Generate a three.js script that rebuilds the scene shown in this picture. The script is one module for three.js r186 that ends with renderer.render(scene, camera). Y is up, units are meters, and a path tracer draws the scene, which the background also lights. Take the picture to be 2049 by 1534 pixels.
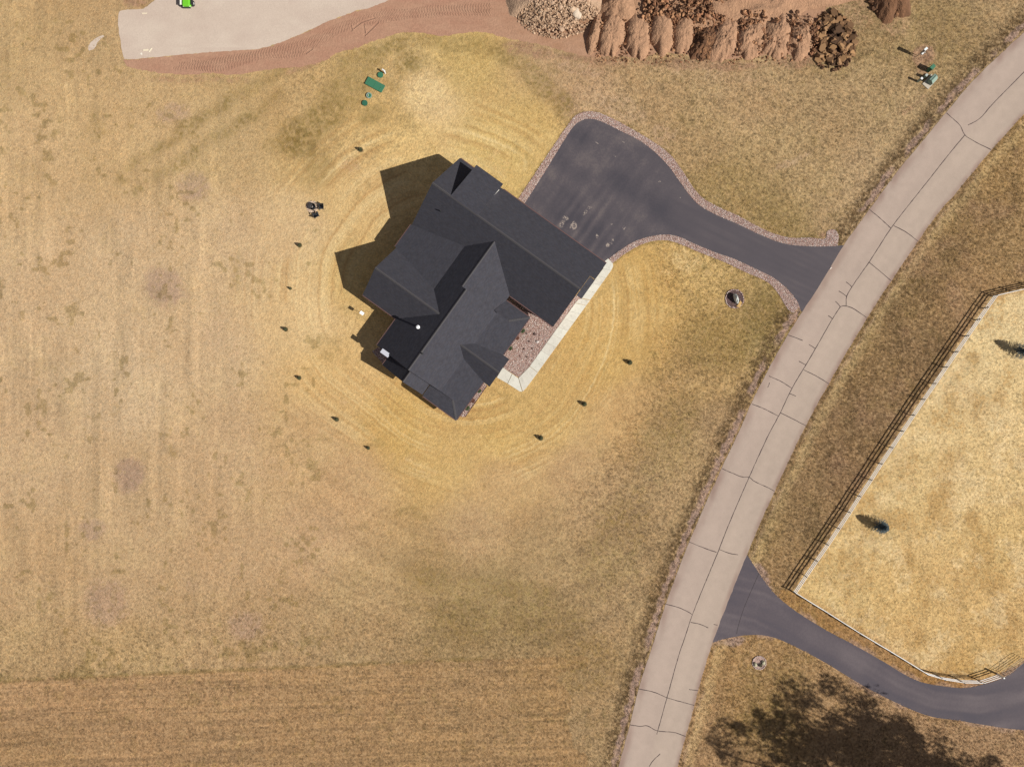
import * as THREE from 'three';
import { mergeGeometries } from 'three/addons/utils/BufferGeometryUtils.js';
import { RoundedBoxGeometry } from 'three/addons/geometries/RoundedBoxGeometry.js';

// ---------------------------------------------------------------- camera, sky, sun, exposure
const F = 1594, H = 99.6, CX = 1024.5, CY = 767;             // photograph's focal length in its pixels, camera height in metres
const scene = new THREE.Scene();
const camera = new THREE.PerspectiveCamera(2 * Math.atan(767 / F) * 180 / Math.PI, 2049 / 1534, 1, 6000);
camera.position.set(0, H, 0);
camera.up.set(0, 0, -1);
camera.lookAt(0, 0, 0);
const renderer = new THREE.WebGLRenderer({ antialias: true });
renderer.setSize(1024, 766);
renderer.toneMapping = THREE.LinearToneMapping;
renderer.toneMappingExposure = 1.7;
renderer.shadowMap.enabled = true;
const ELEV = Math.atan(0.9), SUN = new THREE.Vector3(0.912 * Math.cos(ELEV), Math.sin(ELEV), 0.41 * Math.cos(ELEV)).normalize();
{
  const w = 64, h = 32, d = new Float32Array(w * h * 4);
  for (let y = 0; y < h; y++) for (let x = 0; x < w; x++) {
    const el = ((y + 0.5) / h - 0.5) * 2, t = Math.pow(Math.max(0, el), 0.5), o = (y * w + x) * 4;
    const c = el < 0 ? [0.11, 0.095, 0.075] : [0.185 - 0.094 * t, 0.182 - 0.082 * t, 0.19 - 0.055 * t];
    d[o] = c[0]; d[o + 1] = c[1]; d[o + 2] = c[2]; d[o + 3] = 1;
  }
  const sky = new THREE.DataTexture(d, w, h, THREE.RGBAFormat, THREE.FloatType);
  sky.mapping = THREE.EquirectangularReflectionMapping; sky.magFilter = THREE.LinearFilter; sky.minFilter = THREE.LinearFilter; sky.needsUpdate = true;
  scene.background = sky; scene.environment = sky;
}
const sun = new THREE.DirectionalLight(new THREE.Color().setRGB(1, 0.955, 0.88), 4);
sun.position.copy(SUN).multiplyScalar(150);
sun.castShadow = true;
sun.shadow.mapSize.set(4096, 4096);
Object.assign(sun.shadow.camera, { left: -90, right: 90, top: 90, bottom: -90, near: 1, far: 400 });
scene.add(sun, sun.target);

// ---------------------------------------------------------------- helpers
const S = F / H;                                               // photograph pixels per metre on the ground
const G = (px, py, h = 0) => new THREE.Vector3((px - CX) / F * (H - h), h, (py - CY) / F * (H - h));
const lerp = (a, b, t) => a + (b - a) * t, clamp = (x, a = 0, b = 1) => Math.min(b, Math.max(a, x)), smooth = (a, b, x) => { const t = clamp((x - a) / (b - a)); return t * t * (3 - 2 * t); };
function rng(seed) { let s = seed >>> 0; return () => { s = (s + 0x6d2b79f5) | 0; let t = Math.imul(s ^ (s >>> 15), 1 | s); t = (t + Math.imul(t ^ (t >>> 7), 61 | t)) ^ t; return ((t ^ (t >>> 14)) >>> 0) / 4294967296; }; }
const NT = new Float32Array(65536); { const r = rng(7); for (let i = 0; i < 65536; i++) NT[i] = r() * 2 - 1; }
function noise(x, y, k = 0) {                                    // value noise, -1..1
  const xi = Math.floor(x), yi = Math.floor(y); let fx = x - xi, fy = y - yi;
  fx = fx * fx * (3 - 2 * fx); fy = fy * fy * (3 - 2 * fy);
  const a = (xi + k * 37) & 255, b = (yi + k * 91) & 255, a1 = (a + 1) & 255, b1 = (b + 1) & 255;
  const p = NT[(b << 8) | a], q = NT[(b << 8) | a1], r = NT[(b1 << 8) | a], s = NT[(b1 << 8) | a1];
  return p + (q - p) * fx + (r - p + (p - q - r + s) * fx) * fy;
}
const fbm = (x, y, o = 4, k = 0) => { let s = 0, a = 0.5; for (let i = 0; i < o; i++) { s += a * noise(x, y, k + i); x = x * 2.03 + 11.3; y = y * 2.03 + 5.7; a *= 0.5; } return s; };
function noise3(x, y, z, k) { return (noise(x + z * 1.7, y - z * 0.6, k) + noise(y + x * 0.5 + 31, z + x * 0.3, k + 3)) * 0.6; }
const used = new Map();
function numbered(name) { const n = used.get(name) ?? 0; used.set(name, n + 1); return n ? name + '_' + String(n).padStart(3, '0') : name; }
function tag(o, label, category, group, kind) { o.userData.label = label; if (category) o.userData.category = category; if (group) o.userData.group = group; if (kind) o.userData.kind = kind; return o; }
function shadows(o) { o.traverse((c) => { if (c.isMesh) { c.castShadow = true; c.receiveShadow = true; } }); return o; }
function top(o, name) { o.name = numbered(name); scene.add(o); return o; }
function thing(name, pos, label, category, group, turn = 0) { const o = new THREE.Group(); top(o, name); o.position.copy(pos); o.rotation.y = turn; return tag(o, label, category, group); }
function part(parent, name, geo, mat) { const m = new THREE.Mesh(geo, mat); m.name = numbered(name); m.castShadow = m.receiveShadow = true; parent.add(m); return m; }
const lin = (r, g, b) => new THREE.Color().setRGB(r, g, b);
const M = (r, g, b, rough = 0.9, more = {}) => new THREE.MeshStandardMaterial({ color: lin(r, g, b), roughness: rough, ...more });
const toLin = (c) => { c /= 255; return c <= 0.04045 ? c / 12.92 : Math.pow((c + 0.055) / 1.055, 2.4); };
const toByte = (l) => { l = clamp(l); return 255 * (l <= 0.0031308 ? l * 12.92 : 1.055 * Math.pow(l, 1 / 2.4) - 0.055); };
const KEXP = 1.66;                                             // what a flat face of albedo 1 shows (exposure times light)
const seen = (r, g, b) => [toLin(r) / KEXP, toLin(g) / KEXP, toLin(b) / KEXP];   // photograph's sunlit colour -> albedo
const seenM = (r, g, b, rough = 0.9, more = {}) => M(...seen(r, g, b), rough, more);
function texture(w, h, fn, srgb = true) {                      // fn(x, y, out) with out linear 0..1
  const d = new Uint8Array(w * h * 4), o = [0, 0, 0];
  for (let y = 0; y < h; y++) for (let x = 0; x < w; x++) { fn(x, y, o); const i = (y * w + x) * 4; for (let c = 0; c < 3; c++) d[i + c] = srgb ? toByte(o[c]) : clamp(o[c]) * 255; d[i + 3] = 255; }
  const t = new THREE.DataTexture(d, w, h, THREE.RGBAFormat); if (srgb) t.colorSpace = THREE.SRGBColorSpace;
  t.magFilter = THREE.LinearFilter; t.minFilter = THREE.LinearMipmapLinearFilter; t.generateMipmaps = true; t.wrapS = t.wrapT = THREE.RepeatWrapping; t.needsUpdate = true; return t;
}
function spline(pts, step = 4, closed = false) {               // smooth photograph-pixel polyline, evenly resampled
  const c = new THREE.CatmullRomCurve3(pts.map((p) => new THREE.Vector3(p[0], 0, p[1])), closed, 'centripetal');
  return c.getSpacedPoints(Math.max(4, Math.round(c.getLength() / step))).map((p) => [p.x, p.z]);
}
function ragged(pts, amp, k = 0, closed = true) {              // uneven outline
  const out = []; for (let i = 0; i < pts.length; i++) {
    const a = pts[(i + pts.length - 1) % pts.length], b = pts[(i + 1) % pts.length], l = Math.hypot(b[0] - a[0], b[1] - a[1]) || 1, p = pts[i];
    const d = amp * (noise(p[0] / 5, p[1] / 5, k) + 0.8 * noise(p[0] / 17, p[1] / 17, k + 1)); out.push([p[0] - (b[1] - a[1]) / l * d, p[1] + (b[0] - a[0]) / l * d]);
  } return out;
}
function sheetGeo(pts, y, holes = []) {                        // flat polygon on the ground, uv in metres
  const v2 = (a) => a.map((p) => new THREE.Vector2((p[0] - CX) / S, (p[1] - CY) / S));
  let c = v2(pts); const hs = holes.map(v2);
  if (THREE.ShapeUtils.isClockWise(c)) c = c.reverse();
  const tris = THREE.ShapeUtils.triangulateShape(c, hs), all = [c, ...hs].flat(), pos = [], uv = [], idx = [];
  for (const p of all) { pos.push(p.x, y, p.y); uv.push(p.x, p.y); }
  for (const t of tris) idx.push(t[0], t[2], t[1]);
  const g = new THREE.BufferGeometry(); g.setAttribute('position', new THREE.Float32BufferAttribute(pos, 3)); g.setAttribute('uv', new THREE.Float32BufferAttribute(uv, 2));
  g.setAttribute('normal', new THREE.Float32BufferAttribute(pos.map((_, i) => (i % 3 === 1 ? 1 : 0)), 3)); g.setIndex(idx); return g;
}
function sheet(name, pts, y, mat, label, kind = 'structure', parent) {
  const m = new THREE.Mesh(sheetGeo(pts, y), mat); m.receiveShadow = true;
  if (parent) { m.name = numbered(name); parent.add(m); } else { top(m, name); tag(m, label, null, null, kind); }
  return m;
}
function slabGeo(pts, y0, y1) {                                // upright prism from a photograph-pixel outline
  const c = pts.map((p) => new THREE.Vector2((p[0] - CX) / S, -(p[1] - CY) / S)); if (THREE.ShapeUtils.isClockWise(c)) c.reverse();
  const g = new THREE.ExtrudeGeometry(new THREE.Shape(c), { depth: y1 - y0 - 0.012, bevelEnabled: true, bevelThickness: 0.006, bevelSize: 0.006, bevelOffset: -0.006, bevelSegments: 1 });
  g.rotateX(-Math.PI / 2); g.translate(0, y0 + 0.006, 0); return g;
}
const shrink = (pts, k) => { const cx = pts.reduce((s, p) => s + p[0], 0) / pts.length, cy = pts.reduce((s, p) => s + p[1], 0) / pts.length; return pts.map((p) => { const l = Math.hypot(p[0] - cx, p[1] - cy); return [cx + (p[0] - cx) * (1 - k / l), cy + (p[1] - cy) * (1 - k / l)]; }); };
function insideOf(poly) { return (x, y) => { let c = false; for (let i = 0, j = poly.length - 1; i < poly.length; j = i++) { const a = poly[i], b = poly[j]; if ((a[1] > y) !== (b[1] > y) && x < (b[0] - a[0]) * (y - a[1]) / (b[1] - a[1]) + a[0]) c = !c; } return c; }; }
function distTo(line) { return (x, y) => { let m = 1e9; for (let i = 1; i < line.length; i++) { const a = line[i - 1], b = line[i], dx = b[0] - a[0], dy = b[1] - a[1], t = clamp(((x - a[0]) * dx + (y - a[1]) * dy) / (dx * dx + dy * dy)), d = Math.hypot(x - a[0] - t * dx, y - a[1] - t * dy); if (d < m) m = d; } return m; }; }
function rockGeo(seed, sx, sy, sz, rough = 0.25, detail = 2) {
  const g = new THREE.IcosahedronGeometry(1, detail), p = g.attributes.position, r = rng(seed), ox = r() * 50, oy = r() * 50;
  for (let i = 0; i < p.count; i++) { const x = p.getX(i), y = p.getY(i), z = p.getZ(i), k = 1 + rough * noise3(x * 1.3 + ox, y * 1.3 + oy, z * 1.3, 4) + rough * 0.4 * noise3(x * 3.1 + ox, y * 3.1, z * 3.1 + oy, 9); p.setXYZ(i, x * k * sx, y * k * sy, z * k * sz); }
  g.computeVertexNormals(); return g;
}
const box = (w, h, d, x = 0, y = 0, z = 0, r = 0.01) => { const g = new RoundedBoxGeometry(w, h, d, 1, Math.min(r, w / 3, h / 3, d / 3)); g.translate(x, y + h / 2, z); return g; };
const cyl = (r0, r1, h, x = 0, y = 0, z = 0, n = 16) => { const g = new THREE.CylinderGeometry(r0, r1, h, n); g.translate(x, y + h / 2, z); return g; };

// ---------------------------------------------------------------- outlines read off the plan (photograph pixels)
const roadL = [[2230, -110], [2130, -15], [2049, 64.5], [2007, 103.7], [1952, 156.5], [1893.5, 225], [1832, 300], [1801.5, 336], [1740.8, 418], [1688, 491.6], [1652.8, 550], [1635.8, 578], [1604.5, 625], [1575, 672], [1536, 742.5], [1506.7, 800], [1477.8, 865.4], [1444.5, 935.8], [1415.5, 1000], [1379.3, 1084], [1332.4, 1208], [1303, 1300], [1278.2, 1377.8], [1260.6, 1449], [1238, 1534], [1206, 1670], [1180, 1800]];
const roadR = [[2330, 0], [2200, 92], [2049, 229.8], [2000, 283], [1983.4, 301], [1920.8, 377], [1879.7, 424], [1837.7, 482.8], [1791.7, 550], [1735.6, 637], [1658.7, 767.6], [1612.8, 851.7], [1550.2, 982.8], [1519.9, 1050], [1494.7, 1109.5], [1460, 1196], [1426.3, 1285.6], [1397.6, 1380.7], [1389.7, 1411], [1372, 1473.6], [1356.5, 1534], [1326, 1660], [1300, 1800]];
const driveTop = [[1000, 484], [1049.7, 406.6], [1088.9, 345.5], [1128, 281.4], [1145, 256], [1155, 245.5], [1167, 239.5], [1181, 237.3], [1200, 241.5], [1239, 260.3], [1283, 283], [1309.5, 303.3], [1340, 334.6], [1358, 360], [1382.4, 393], [1400, 410.8], [1429.4, 427.7], [1475, 447.4], [1525, 470.9], [1564.3, 485.7], [1595.6, 491], [1650.4, 492.8], [1688, 490.6]];
const driveLow = [[1603.4, 624], [1597, 606], [1580, 582.7], [1548.7, 556], [1509.5, 536.6], [1468.9, 517.8], [1429.4, 504], [1385.4, 485.6], [1363.4, 475.4], [1344, 470], [1319.4, 470], [1294.4, 474.6], [1268, 484], [1235.7, 504], [1214, 521]];
const bandTop = [[1037, 397], [1142, 242], [1152, 231], [1165.5, 224.5], [1189, 223], [1223.4, 235.6], [1264, 257.5], [1301.7, 279.8], [1340, 308], [1366, 342], [1389.8, 378], [1408.8, 397.6], [1436.7, 413], [1480, 432.8], [1517.4, 452.9], [1548.7, 467], [1584.7, 475.6], [1620, 475], [1653, 476], [1655, 462.3], [1672.3, 460], [1678.6, 473], [1676.4, 491.2]];
const bandLow = [[1225.5, 526.7], [1246, 510.6], [1282.7, 489.3], [1312, 481.2], [1338.4, 481.2], [1363.4, 489.3], [1400, 504.7], [1443.8, 521.7], [1493.9, 545.2], [1537.7, 565.5], [1556.5, 585.9], [1569, 606], [1576.8, 618.7], [1587.8, 625], [1598.7, 614]];
const farTop = [[1494.7, 1109], [1500.6, 1117.4], [1518.2, 1144.7], [1549.5, 1185.8], [1582.7, 1215], [1649, 1257.6], [1707.6, 1288.8], [1766, 1322], [1815, 1351.3], [1844, 1364], [1883, 1371.8], [1932, 1375.7], [1971, 1367.9], [2014, 1353], [2049, 1326], [2120, 1262]];
const farLow = [[2120, 1472], [2049, 1460.6], [2012, 1456.7], [1922.3, 1442], [1863.7, 1433.3], [1824.7, 1419.6], [1736.8, 1376.7], [1649, 1324], [1604.3, 1300], [1553.4, 1276.8], [1524, 1270.5], [1490.8, 1270.9], [1455.6, 1276.8], [1427, 1285]];
const padLine = [[246.6, 118.9], [293, 116.4], [336, 111.4], [391, 107], [416, 104.7], [469, 101.4], [511, 98], [536, 93], [571.6, 79.8], [606.5, 66.5], [643, 48.2], [683, 32.4], [713, 21.6], [739.5, 15], [776, 1], [850, -30], [900, -70]];
const padLeft = [[420, -70], [330, -40], [308, 1.7], [298, 8], [286.5, 16.6], [241.6, 20.8], [236.6, 26.6], [235.8, 36], [237.5, 63], [241.6, 93]];
const dirtLow = [[254, 132], [299.8, 143], [336, 146.3], [369.6, 150.5], [419.5, 146.3], [452.8, 149.6], [494.3, 146.3], [527.6, 139.7], [565, 136], [610, 133], [646.4, 121.4], [673, 106.4], [714.6, 96.4], [728, 89.8], [756, 79.8], [789.4, 68.2], [831, 65], [880, 70], [920, 68], [960, 63], [1000, 72], [1030, 80], [1080, 88], [1130, 104], [1180, 114], [1220, 112], [1280, 116], [1330, 104], [1420, 118], [1480, 116], [1560, 108], [1620, 114], [1640, 60], [1680, -70]];
const bedPoly = [[1013, 596], [1030, 580], [1110, 640], [1154, 590], [1164.5, 598], [1151, 606], [1060, 732], [1038, 755], [1009, 737], [990, 730], [1040, 640]];
const bedLow = [[967, 764], [974.7, 772], [931, 834], [921.5, 833], [900, 820], [940, 760]];
const fenceW = [[2152, 555], [2113.5, 563], [2074.5, 571.5], [2035.7, 580.2], [1997.7, 589.3], [1979.6, 614.3], [1963, 638.2], [1940.4, 671], [1918.4, 702.9], [1897, 734.2], [1874.5, 767], [1852.5, 798.8], [1831.4, 830.6], [1809.5, 863], [1788, 895.5], [1766.3, 928], [1745.8, 960.3], [1723.3, 993.5], [1702.8, 1025.8], [1681, 1058], [1659, 1091], [1636.5, 1123.2], [1615, 1154.5], [1592.8, 1187.6], [1624, 1207.3], [1656.6, 1227.2], [1689, 1247.8], [1721, 1268], [1752.5, 1287], [1783.7, 1305.5], [1815, 1324.5], [1858.9, 1351.7], [1894, 1362], [1932, 1367.9], [1971, 1368.8], [2009.2, 1356]];
const yAt = (l, x) => { for (let i = 1; i < l.length; i++) { const a = l[i - 1], b = l[i]; if ((a[0] - x) * (b[0] - x) <= 0 && a[0] !== b[0]) return lerp(a[1], b[1], (x - a[0]) / (b[0] - a[0])); } return x < Math.min(l[0][0], l.at(-1)[0]) ? 1e9 : l[0][0] > l.at(-1)[0] ? l[0][1] : l.at(-1)[1]; };
const xAt = (l, y) => { for (let i = 1; i < l.length; i++) { const a = l[i - 1], b = l[i]; if ((a[1] - y) * (b[1] - y) <= 0 && a[1] !== b[1]) return lerp(a[0], b[0], (y - a[1]) / (b[1] - a[1])); } return y < l[0][1] ? l[0][0] + 1.1 * (l[0][1] - y) : l.at(-1)[0]; };
const roadLs = spline(roadL, 8), roadRs = spline(roadR, 8);
const roadPoly = [...ragged(roadLs, 0.5, 3, false), ...ragged(roadRs, 0.7, 5, false).reverse()];
const drivePoly = [...spline(driveTop, 3), ...roadLs.filter((p) => p[1] > 495 && p[1] < 622).map((p) => [p[0] + 6, p[1]]), ...spline(driveLow, 3), [1207, 524], [1190, 535]];
const farPoly = [...spline(farTop, 3), ...spline(farLow, 3), ...roadRs.filter((p) => p[1] > 1113 && p[1] < 1284).reverse().map((p) => [p[0] - 6, p[1]])];
const paddock = fenceW.map((p) => [CX + (p[0] - CX) * (1 - 1.2 / H), CY + (p[1] - CY) * (1 - 1.2 / H)]).concat([[2300, 1200], [2300, 540]]);
const padPoly = ragged([...spline(padLeft, 4), ...spline(padLine, 3)], 1.0, 11);
const dirtPoly = ragged([[246, 119], ...spline(dirtLow, 4), [900, -70], ...spline(padLine, 4).reverse().slice(2)], 1.8, 15);

// ---------------------------------------------------------------- the ground: colour laid out in metres, grain with painted tussock shade, stripes, patches
const GW = 2048, GH = 1536, GX0 = -70, GZ0 = -52.5, GWM = 140, GHM = 105;
const paved = (() => {                                         // 1 where something other than grass lies on the ground
  const c = document.createElement('canvas'); c.width = GW / 2; c.height = GH / 2; const x = c.getContext('2d'); x.fillStyle = '#000'; x.fillRect(0, 0, c.width, c.height); x.fillStyle = '#fff';
  const q = (p) => [((p[0] - CX) / S - GX0) / GWM * c.width, ((p[1] - CY) / S - GZ0) / GHM * c.height];
  const band1 = [...driveTop.slice(1), ...bandTop.slice().reverse()], band2 = [...driveLow, ...bandLow];
  const walk = [[1207, 524], [1217, 516], [1229, 529], [1226, 539], [1054, 775], [1044, 786], [994, 755], [1030, 700], [1140, 590]];
  const house = [[864, 368], [918, 317], [1006, 366], [1213, 526], [1106, 654], [1060, 640], [1018, 715], [985, 775], [914, 842], [845, 794], [766, 725], [752, 694], [785, 632], [727, 589], [751, 538], [823, 446]];
  for (const p of [roadPoly, drivePoly, farPoly, padPoly, dirtPoly, bedPoly, bedLow, band1, band2, walk, house]) { x.beginPath(); p.forEach((k, i) => (i ? x.lineTo(...q(k)) : x.moveTo(...q(k)))); x.closePath(); x.fill(); }
  const d = x.getImageData(0, 0, c.width, c.height).data, m = new Uint8Array(c.width * c.height); for (let i = 0; i < m.length; i++) m[i] = d[i * 4] > 120 ? 1 : 0; return m;
})();
const basePoints = {
  W: [[-60, 50, 185, 147, 98], [60, 40, 186, 148, 96], [50, 300, 204, 166, 114], [50, 600, 205, 169, 122], [50, 900, 202, 165, 118], [50, 1180, 192, 153, 104], [60, 1300, 182, 144, 94], [50, 1400, 164, 127, 82], [50, 1520, 158, 121, 78], [200, 80, 186, 148, 98], [170, 200, 200, 162, 108], [250, 300, 200, 162, 108], [250, 520, 206, 171, 124], [250, 760, 210, 176, 130], [250, 1000, 202, 165, 116], [250, 1180, 194, 156, 108], [250, 1300, 184, 146, 94], [250, 1420, 160, 124, 80], [450, 300, 196, 160, 106], [450, 480, 208, 172, 124], [430, 700, 208, 172, 124], [450, 900, 202, 164, 116], [450, 1100, 196, 157, 109], [450, 1290, 182, 143, 95], [450, 1430, 158, 121, 78], [560, 160, 190, 152, 96], [620, 320, 196, 158, 96], [580, 450, 212, 175, 122], [610, 640, 218, 180, 122], [660, 740, 216, 174, 108], [600, 900, 202, 162, 108], [760, 230, 204, 162, 96], [700, 380, 214, 174, 110], [720, 560, 214, 172, 102], [700, 960, 198, 156, 104], [620, 1080, 196, 156, 108], [700, 1200, 176, 138, 90], [700, 1420, 156, 120, 78], [860, 190, 222, 186, 128], [920, 130, 204, 164, 92], [820, 280, 218, 180, 112], [1000, 300, 216, 176, 102], [1080, 260, 212, 170, 98], [800, 860, 214, 168, 92], [880, 930, 210, 166, 96], [1000, 880, 212, 168, 94], [1000, 960, 196, 154, 98], [1100, 830, 208, 164, 94], [1200, 720, 208, 162, 88], [1300, 560, 206, 160, 86], [1390, 530, 212, 170, 100], [1300, 660, 206, 160, 88], [1430, 660, 180, 140, 76], [1530, 640, 152, 120, 64], [1250, 830, 198, 154, 94], [1400, 760, 180, 139, 82], [1340, 860, 176, 137, 86], [1430, 860, 166, 128, 84], [1150, 960, 190, 149, 98], [950, 1060, 184, 144, 96], [880, 1160, 168, 131, 82], [1000, 1180, 156, 121, 74], [950, 1260, 154, 119, 72], [950, 1430, 156, 121, 80], [1100, 1100, 170, 133, 86], [1120, 1280, 158, 122, 76], [1200, 1020, 180, 141, 94], [1300, 980, 176, 138, 92], [1230, 1200, 168, 131, 86], [1200, 1400, 166, 129, 84], [1150, 1520, 162, 126, 82], [1340, 1100, 160, 124, 80], [1130, 130, 190, 151, 104], [1180, 190, 190, 150, 106], [1300, 180, 180, 142, 94], [1400, 280, 176, 139, 90], [1480, 180, 182, 145, 98], [1450, 380, 168, 133, 80], [1560, 440, 160, 126, 74], [1620, 330, 174, 138, 90], [1700, 210, 172, 136, 90], [1760, 60, 160, 125, 78], [1800, 250, 172, 137, 92], [1880, 60, 158, 123, 76], [1990, 40, 168, 133, 88], [1740, 360, 180, 144, 100], [1680, 430, 176, 140, 94]],
  B: [[50, 1395, 176, 138, 98], [50, 1520, 166, 129, 88], [250, 1420, 172, 134, 94], [450, 1430, 170, 133, 93], [700, 1420, 168, 131, 90], [950, 1430, 166, 131, 90], [1150, 1520, 166, 130, 88], [1120, 1360, 166, 130, 86], [600, 1525, 168, 131, 90], [900, 1520, 166, 130, 88], [700, 1350, 176, 139, 96]],
  R: [[2049, 290, 168, 131, 82], [2000, 360, 160, 124, 78], [1960, 420, 140, 108, 70], [1900, 470, 150, 116, 76], [1880, 560, 132, 100, 66], [2010, 520, 156, 122, 80], [1940, 580, 158, 122, 84], [1800, 620, 140, 108, 70], [1830, 700, 134, 102, 68], [1750, 740, 134, 102, 66], [1760, 840, 132, 101, 68], [1690, 850, 136, 104, 70], [1680, 960, 134, 102, 70], [1610, 960, 142, 110, 74], [1590, 1060, 146, 114, 78], [1550, 1060, 152, 120, 76], [1560, 1140, 146, 113, 76], [1720, 700, 146, 114, 74], [1500, 1105, 160, 128, 82]],
  P: [[2000, 640, 228, 198, 138], [1950, 760, 226, 194, 132], [2030, 780, 226, 192, 128], [1870, 850, 224, 190, 126], [1960, 950, 222, 186, 120], [1800, 960, 222, 188, 122], [1880, 1060, 218, 180, 112], [2000, 1100, 216, 177, 106], [1740, 1080, 218, 182, 116], [1680, 1160, 216, 180, 112], [1800, 1180, 214, 174, 104], [1920, 1200, 212, 171, 102], [1850, 1290, 212, 172, 104], [1980, 1290, 210, 168, 98], [2040, 1230, 210, 168, 100], [1930, 1350, 200, 155, 82]],
  V: [[1585, 1200, 164, 122, 66], [1650, 1240, 164, 121, 64], [1750, 1300, 168, 126, 74], [1850, 1358, 168, 122, 62], [1950, 1372, 168, 120, 60]],
  Q: [[1440, 1310, 170, 130, 78], [1400, 1430, 166, 129, 84], [1420, 1520, 158, 122, 80], [1500, 1310, 164, 127, 78], [1500, 1400, 150, 116, 66], [1580, 1340, 160, 124, 74], [1650, 1380, 164, 128, 84], [1560, 1480, 146, 112, 66], [1750, 1440, 160, 124, 84], [1700, 1510, 148, 114, 74], [1850, 1490, 164, 127, 86], [1950, 1500, 164, 128, 88], [2040, 1500, 166, 130, 90], [1900, 1560, 150, 116, 76]],
};
const inPad = insideOf(paddock), rowLine = [[-400, 1385], [200, 1352], [560, 1336], [960, 1318], [1260, 1310]];
const regionOf = (x, y) => { const mid = (xAt(roadL, y) + xAt(roadR, y)) / 2; if (x < mid) return y > 1310 && x < 1150 + 40 * noise(x / 40, y / 40, 123) && y > yAt(rowLine, x) ? 'B' : 'W'; if (inPad(x, y)) return 'P'; if (x > 1427 && y > yAt(farLow, x) - 20) return 'Q'; if (y > 1180 && x > 1560) return 'V'; if (y > 1284) return 'Q'; return 'R'; };
const tone = (k, r, g, b) => {
  if (k === 'W') { const t = smooth(204, 165, r); r += 6 * t - (r > 203 && b < 106 ? 3 : 0); g += 5 + 8 * t; b += 12 + 5 * t; } else if (k === 'B') { r += 5; g += 6; b += 5; } else if (k === 'R') { r += 13; g += 14; b += 10; } else if (k === 'P') { r += 8; g += 12; b += 20; } else if (k === 'V') { r += 4; g += 6; b += 10; } else { r += 12; g += 12; b += 14; }
  return [r, g, b];
};
const field = (() => {                                          // broad colour, one sample per 8 texels and region
  const w = GW / 8 + 1, h = GH / 8 + 1, out = {};
  for (const k of Object.keys(basePoints)) {
    const a = out[k] = new Float32Array(w * h * 3), pts = basePoints[k].map((p) => [p[0], p[1], ...seen(...tone(k, p[2], p[3], p[4]))]);
    for (let j = 0; j < h; j++) for (let i = 0; i < w; i++) {
      const px = CX + (GX0 + i * 8 / GW * GWM) * S + 14 * fbm(i / 6, j / 6, 2, 40), py = CY + (GZ0 + j * 8 / GH * GHM) * S + 14 * fbm(i / 6, j / 6, 2, 50); let s = 0, r = 0, g = 0, b = 0;
      for (const p of pts) { const d2 = (p[0] - px) ** 2 + (p[1] - py) ** 2 + 900, q = 1 / (d2 * d2); s += q; r += q * p[2]; g += q * p[3]; b += q * p[4]; }
      const o = (j * w + i) * 3; a[o] = r / s; a[o + 1] = g / s; a[o + 2] = b / s;
    }
  }
  return { w, h, out };
})();
const OLIVE = seen(132, 110, 56), MAUVE = seen(181, 150, 126), PALE = seen(232, 204, 148), WEED = seen(98, 74, 42), SOIL = seen(170, 132, 104), RUST = seen(186, 142, 90), PINKGRAVEL = seen(176, 146, 130);
const STALE = seen(186, 146, 86), BLEACH = seen(238, 214, 168), THATCH = seen(196, 164, 124), TUFT_SHADE = seen(92, 72, 36);  // last tone is the shade between tussocks, painted into the ground colour
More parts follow.
